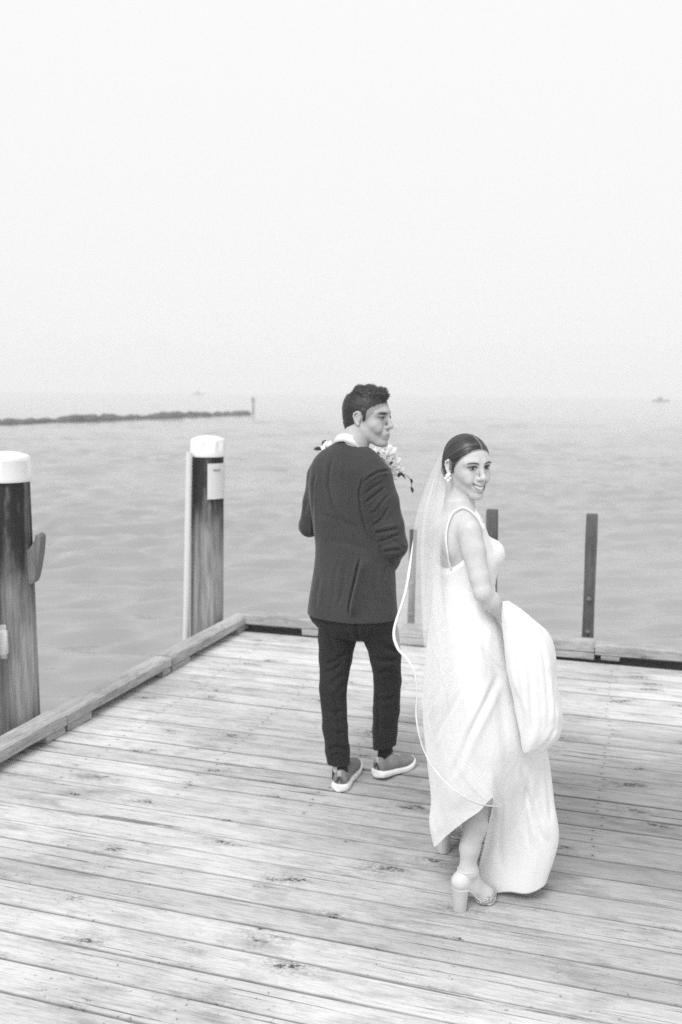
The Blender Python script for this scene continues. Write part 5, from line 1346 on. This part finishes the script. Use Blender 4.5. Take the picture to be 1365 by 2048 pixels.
# ------------------------------------------------------------------ bouquet held in front of the man
bq0 = Mp(712, 985, .36)
bq = empty("bouquet", tuple(bq0), "white flower bouquet held in front of the man's chest, blooms showing past his right shoulder", 'bouquet')
ql = np.array(bq.location)
m_petal = plain("white_petal", .88, .5, .05, 30); m_leaf = plain("dark_leaf", .05, .5, .3, 20); m_fc = plain("flower_centre", .25, .7, .3, 60)
rb_ = random.Random(3)
def blossom(c, nrm, R_, cup=.45, n=6):
    nrm = np.array(nrm, float); nrm /= np.linalg.norm(nrm); a = np.cross(nrm, [0, 0, 1.0]); 
    if np.linalg.norm(a) < .1: a = np.array([1.0, 0, 0])
    a /= np.linalg.norm(a); b_ = np.cross(nrm, a); V = []; F_ = []
    for layer, (rs, cp) in enumerate(((1.0, cup), (.72, cup+.35), (.45, cup+.8))):
        for p in range(n):
            q = 2*math.pi*(p+.5*layer)/n+rb_.uniform(-.15, .15); d = a*math.cos(q)+b_*math.sin(q); s = -a*math.sin(q)+b_*math.cos(q); base = len(V)
            for i in range(6):
                t = i/5; w = math.sin(math.pi*min(t*.82+.12, 1))**.7*.42*R_*rs
                for j in range(5):
                    y = (j-2)/2; h = R_*rs*(cp*t*t*.8+.10*math.sin(t*5+p)-.12*y*y*t)
                    V.append(c+d*(R_*rs*t*(1-.12*cp*t))+s*(y*w)+nrm*(h))
            F_ += [tuple(base+k for k in q_) for q_ in grid_faces(6, 5).tolist()]
    o = mesh_obj("flower", V, F_, m_petal, bq, True); md = o.modifiers.new("t", 'SOLIDIFY'); md.thickness = .0012
    mbx = MB().lathe([(.0005, -.002), (R_*.12, .002), (R_*.10, .010), (.0005, .014)], (0, 0, 0), 10)
    Rm = np.stack([a, b_, nrm], 1); v = [Rm@np.array(p)+c+nrm*R_*.1 for p in mbx.v]
    fc = mesh_obj("flower_centre", v, mbx.f, m_fc, None, True); fc.data.transform(Matrix.Translation(-Vector(ql))); fc.parent = o
    return o
for (x, y, d, r, nx, nz) in ((768, 905, .30, .052, .3, .9), (758, 922, .27, .050, .1, .6), (781, 921, .30, .046, .7, .5), (778, 941, .28, .048, .5, .2), (794, 938, .32, .034, .9, .3), (745, 930, .33, .05, -.1, .7),
        (720, 925, .36, .05, 0, .9), (700, 930, .38, .05, 0, .9), (676, 922, .38, .048, -.3, .8), (655, 897, .34, .040, -.7, .7), (662, 915, .34, .045, -.6, .4), (735, 950, .38, .05, .2, .1), (690, 955, .40, .05, -.1, 0), (712, 905, .42, .045, 0, 1)):
    blossom(Mp(x, y, d), (nx, -.75, nz), r*(1.22 if x > 740 else 1.0))
def leaf(pts, w):
    s = spline([Mp(*p) for p in pts], 12); V = []
    for i, p in enumerate(s):
        t = i/11; ww = w*math.sin(math.pi*min(max(t, .03), .97))**.8; tg = s[min(i+1, 11)]-s[max(i-1, 0)]; tg /= np.linalg.norm(tg); sd_ = np.cross(tg, [0, 1, .2]); sd_ /= np.linalg.norm(sd_)
        for j, y in enumerate((-1, 0, 1)): V.append(p+sd_*ww*y+np.array([0, .3*ww*abs(y), 0]))
    o = mesh_obj("leaf", V, grid_faces(12, 3), m_leaf, bq, True); md = o.modifiers.new("t", 'SOLIDIFY'); md.thickness = .001
leaf([(788, 958, .30), (797, 952, .29), (803, 947, .28), (812, 958, .28)], .008)
leaf([(822, 957, .28), (824, 962, .28), (824, 967, .28)], .005); leaf([(822, 974, .28), (825, 979, .28), (826, 986, .28)], .007)
leaf([(752, 912, .25), (755, 908, .25), (759, 905, .25)], .006); leaf([(780, 930, .20), (783, 926, .20), (787, 924, .20)], .006)
leaf([(628, 899, .34), (636, 897, .34), (645, 899, .35)], .010); leaf([(646, 892, .36), (648, 886, .36), (652, 880, .36)], .010); leaf([(700, 960, .3), (690, 985, .28), (680, 1000, .27)], .02)
for (pl, r) in (([(715, 985, .34), (750, 955, .33), (790, 952, .30), (806, 948, .28), (818, 955, .28), (823, 966, .28), (824, 975, .28)], .0016), ([(715, 985, .34), (680, 930, .36), (655, 903, .35), (640, 898, .35)], .0018),
                ([(715, 1030, .30), (714, 1000, .33), (720, 950, .36)], .008), ([(722, 1032, .30), (718, 1000, .33), (700, 950, .37)], .008), ([(708, 1030, .30), (712, 1000, .33), (740, 940, .34)], .008)):
    tube_obj("stem", list(spline([Mp(*p) for p in pl], 30)), r, m_leaf, bq, 6)
HAZE = 0.0026
# ------------------------------------------------------------------ sea haze
m_h = bpy.data.materials.new("sea_haze"); m_h.use_nodes = True; nt = m_h.node_tree; nt.nodes.clear()
o_ = nt.nodes.new('ShaderNodeOutputMaterial'); pv = nt.nodes.new('ShaderNodeVolumePrincipled')
pv.inputs['Color'].default_value = (0.95, 0.95, 0.95, 1); pv.inputs['Density'].default_value = HAZE
pv.inputs['Anisotropy'].default_value = 0.0
nt.links.new(pv.outputs[0], o_.inputs['Volume'])
hz = MB().box((0, 0, 3.2), (1500, 1500, 16.4)).build("haze", m_h); tag(hz, kind='stuff')
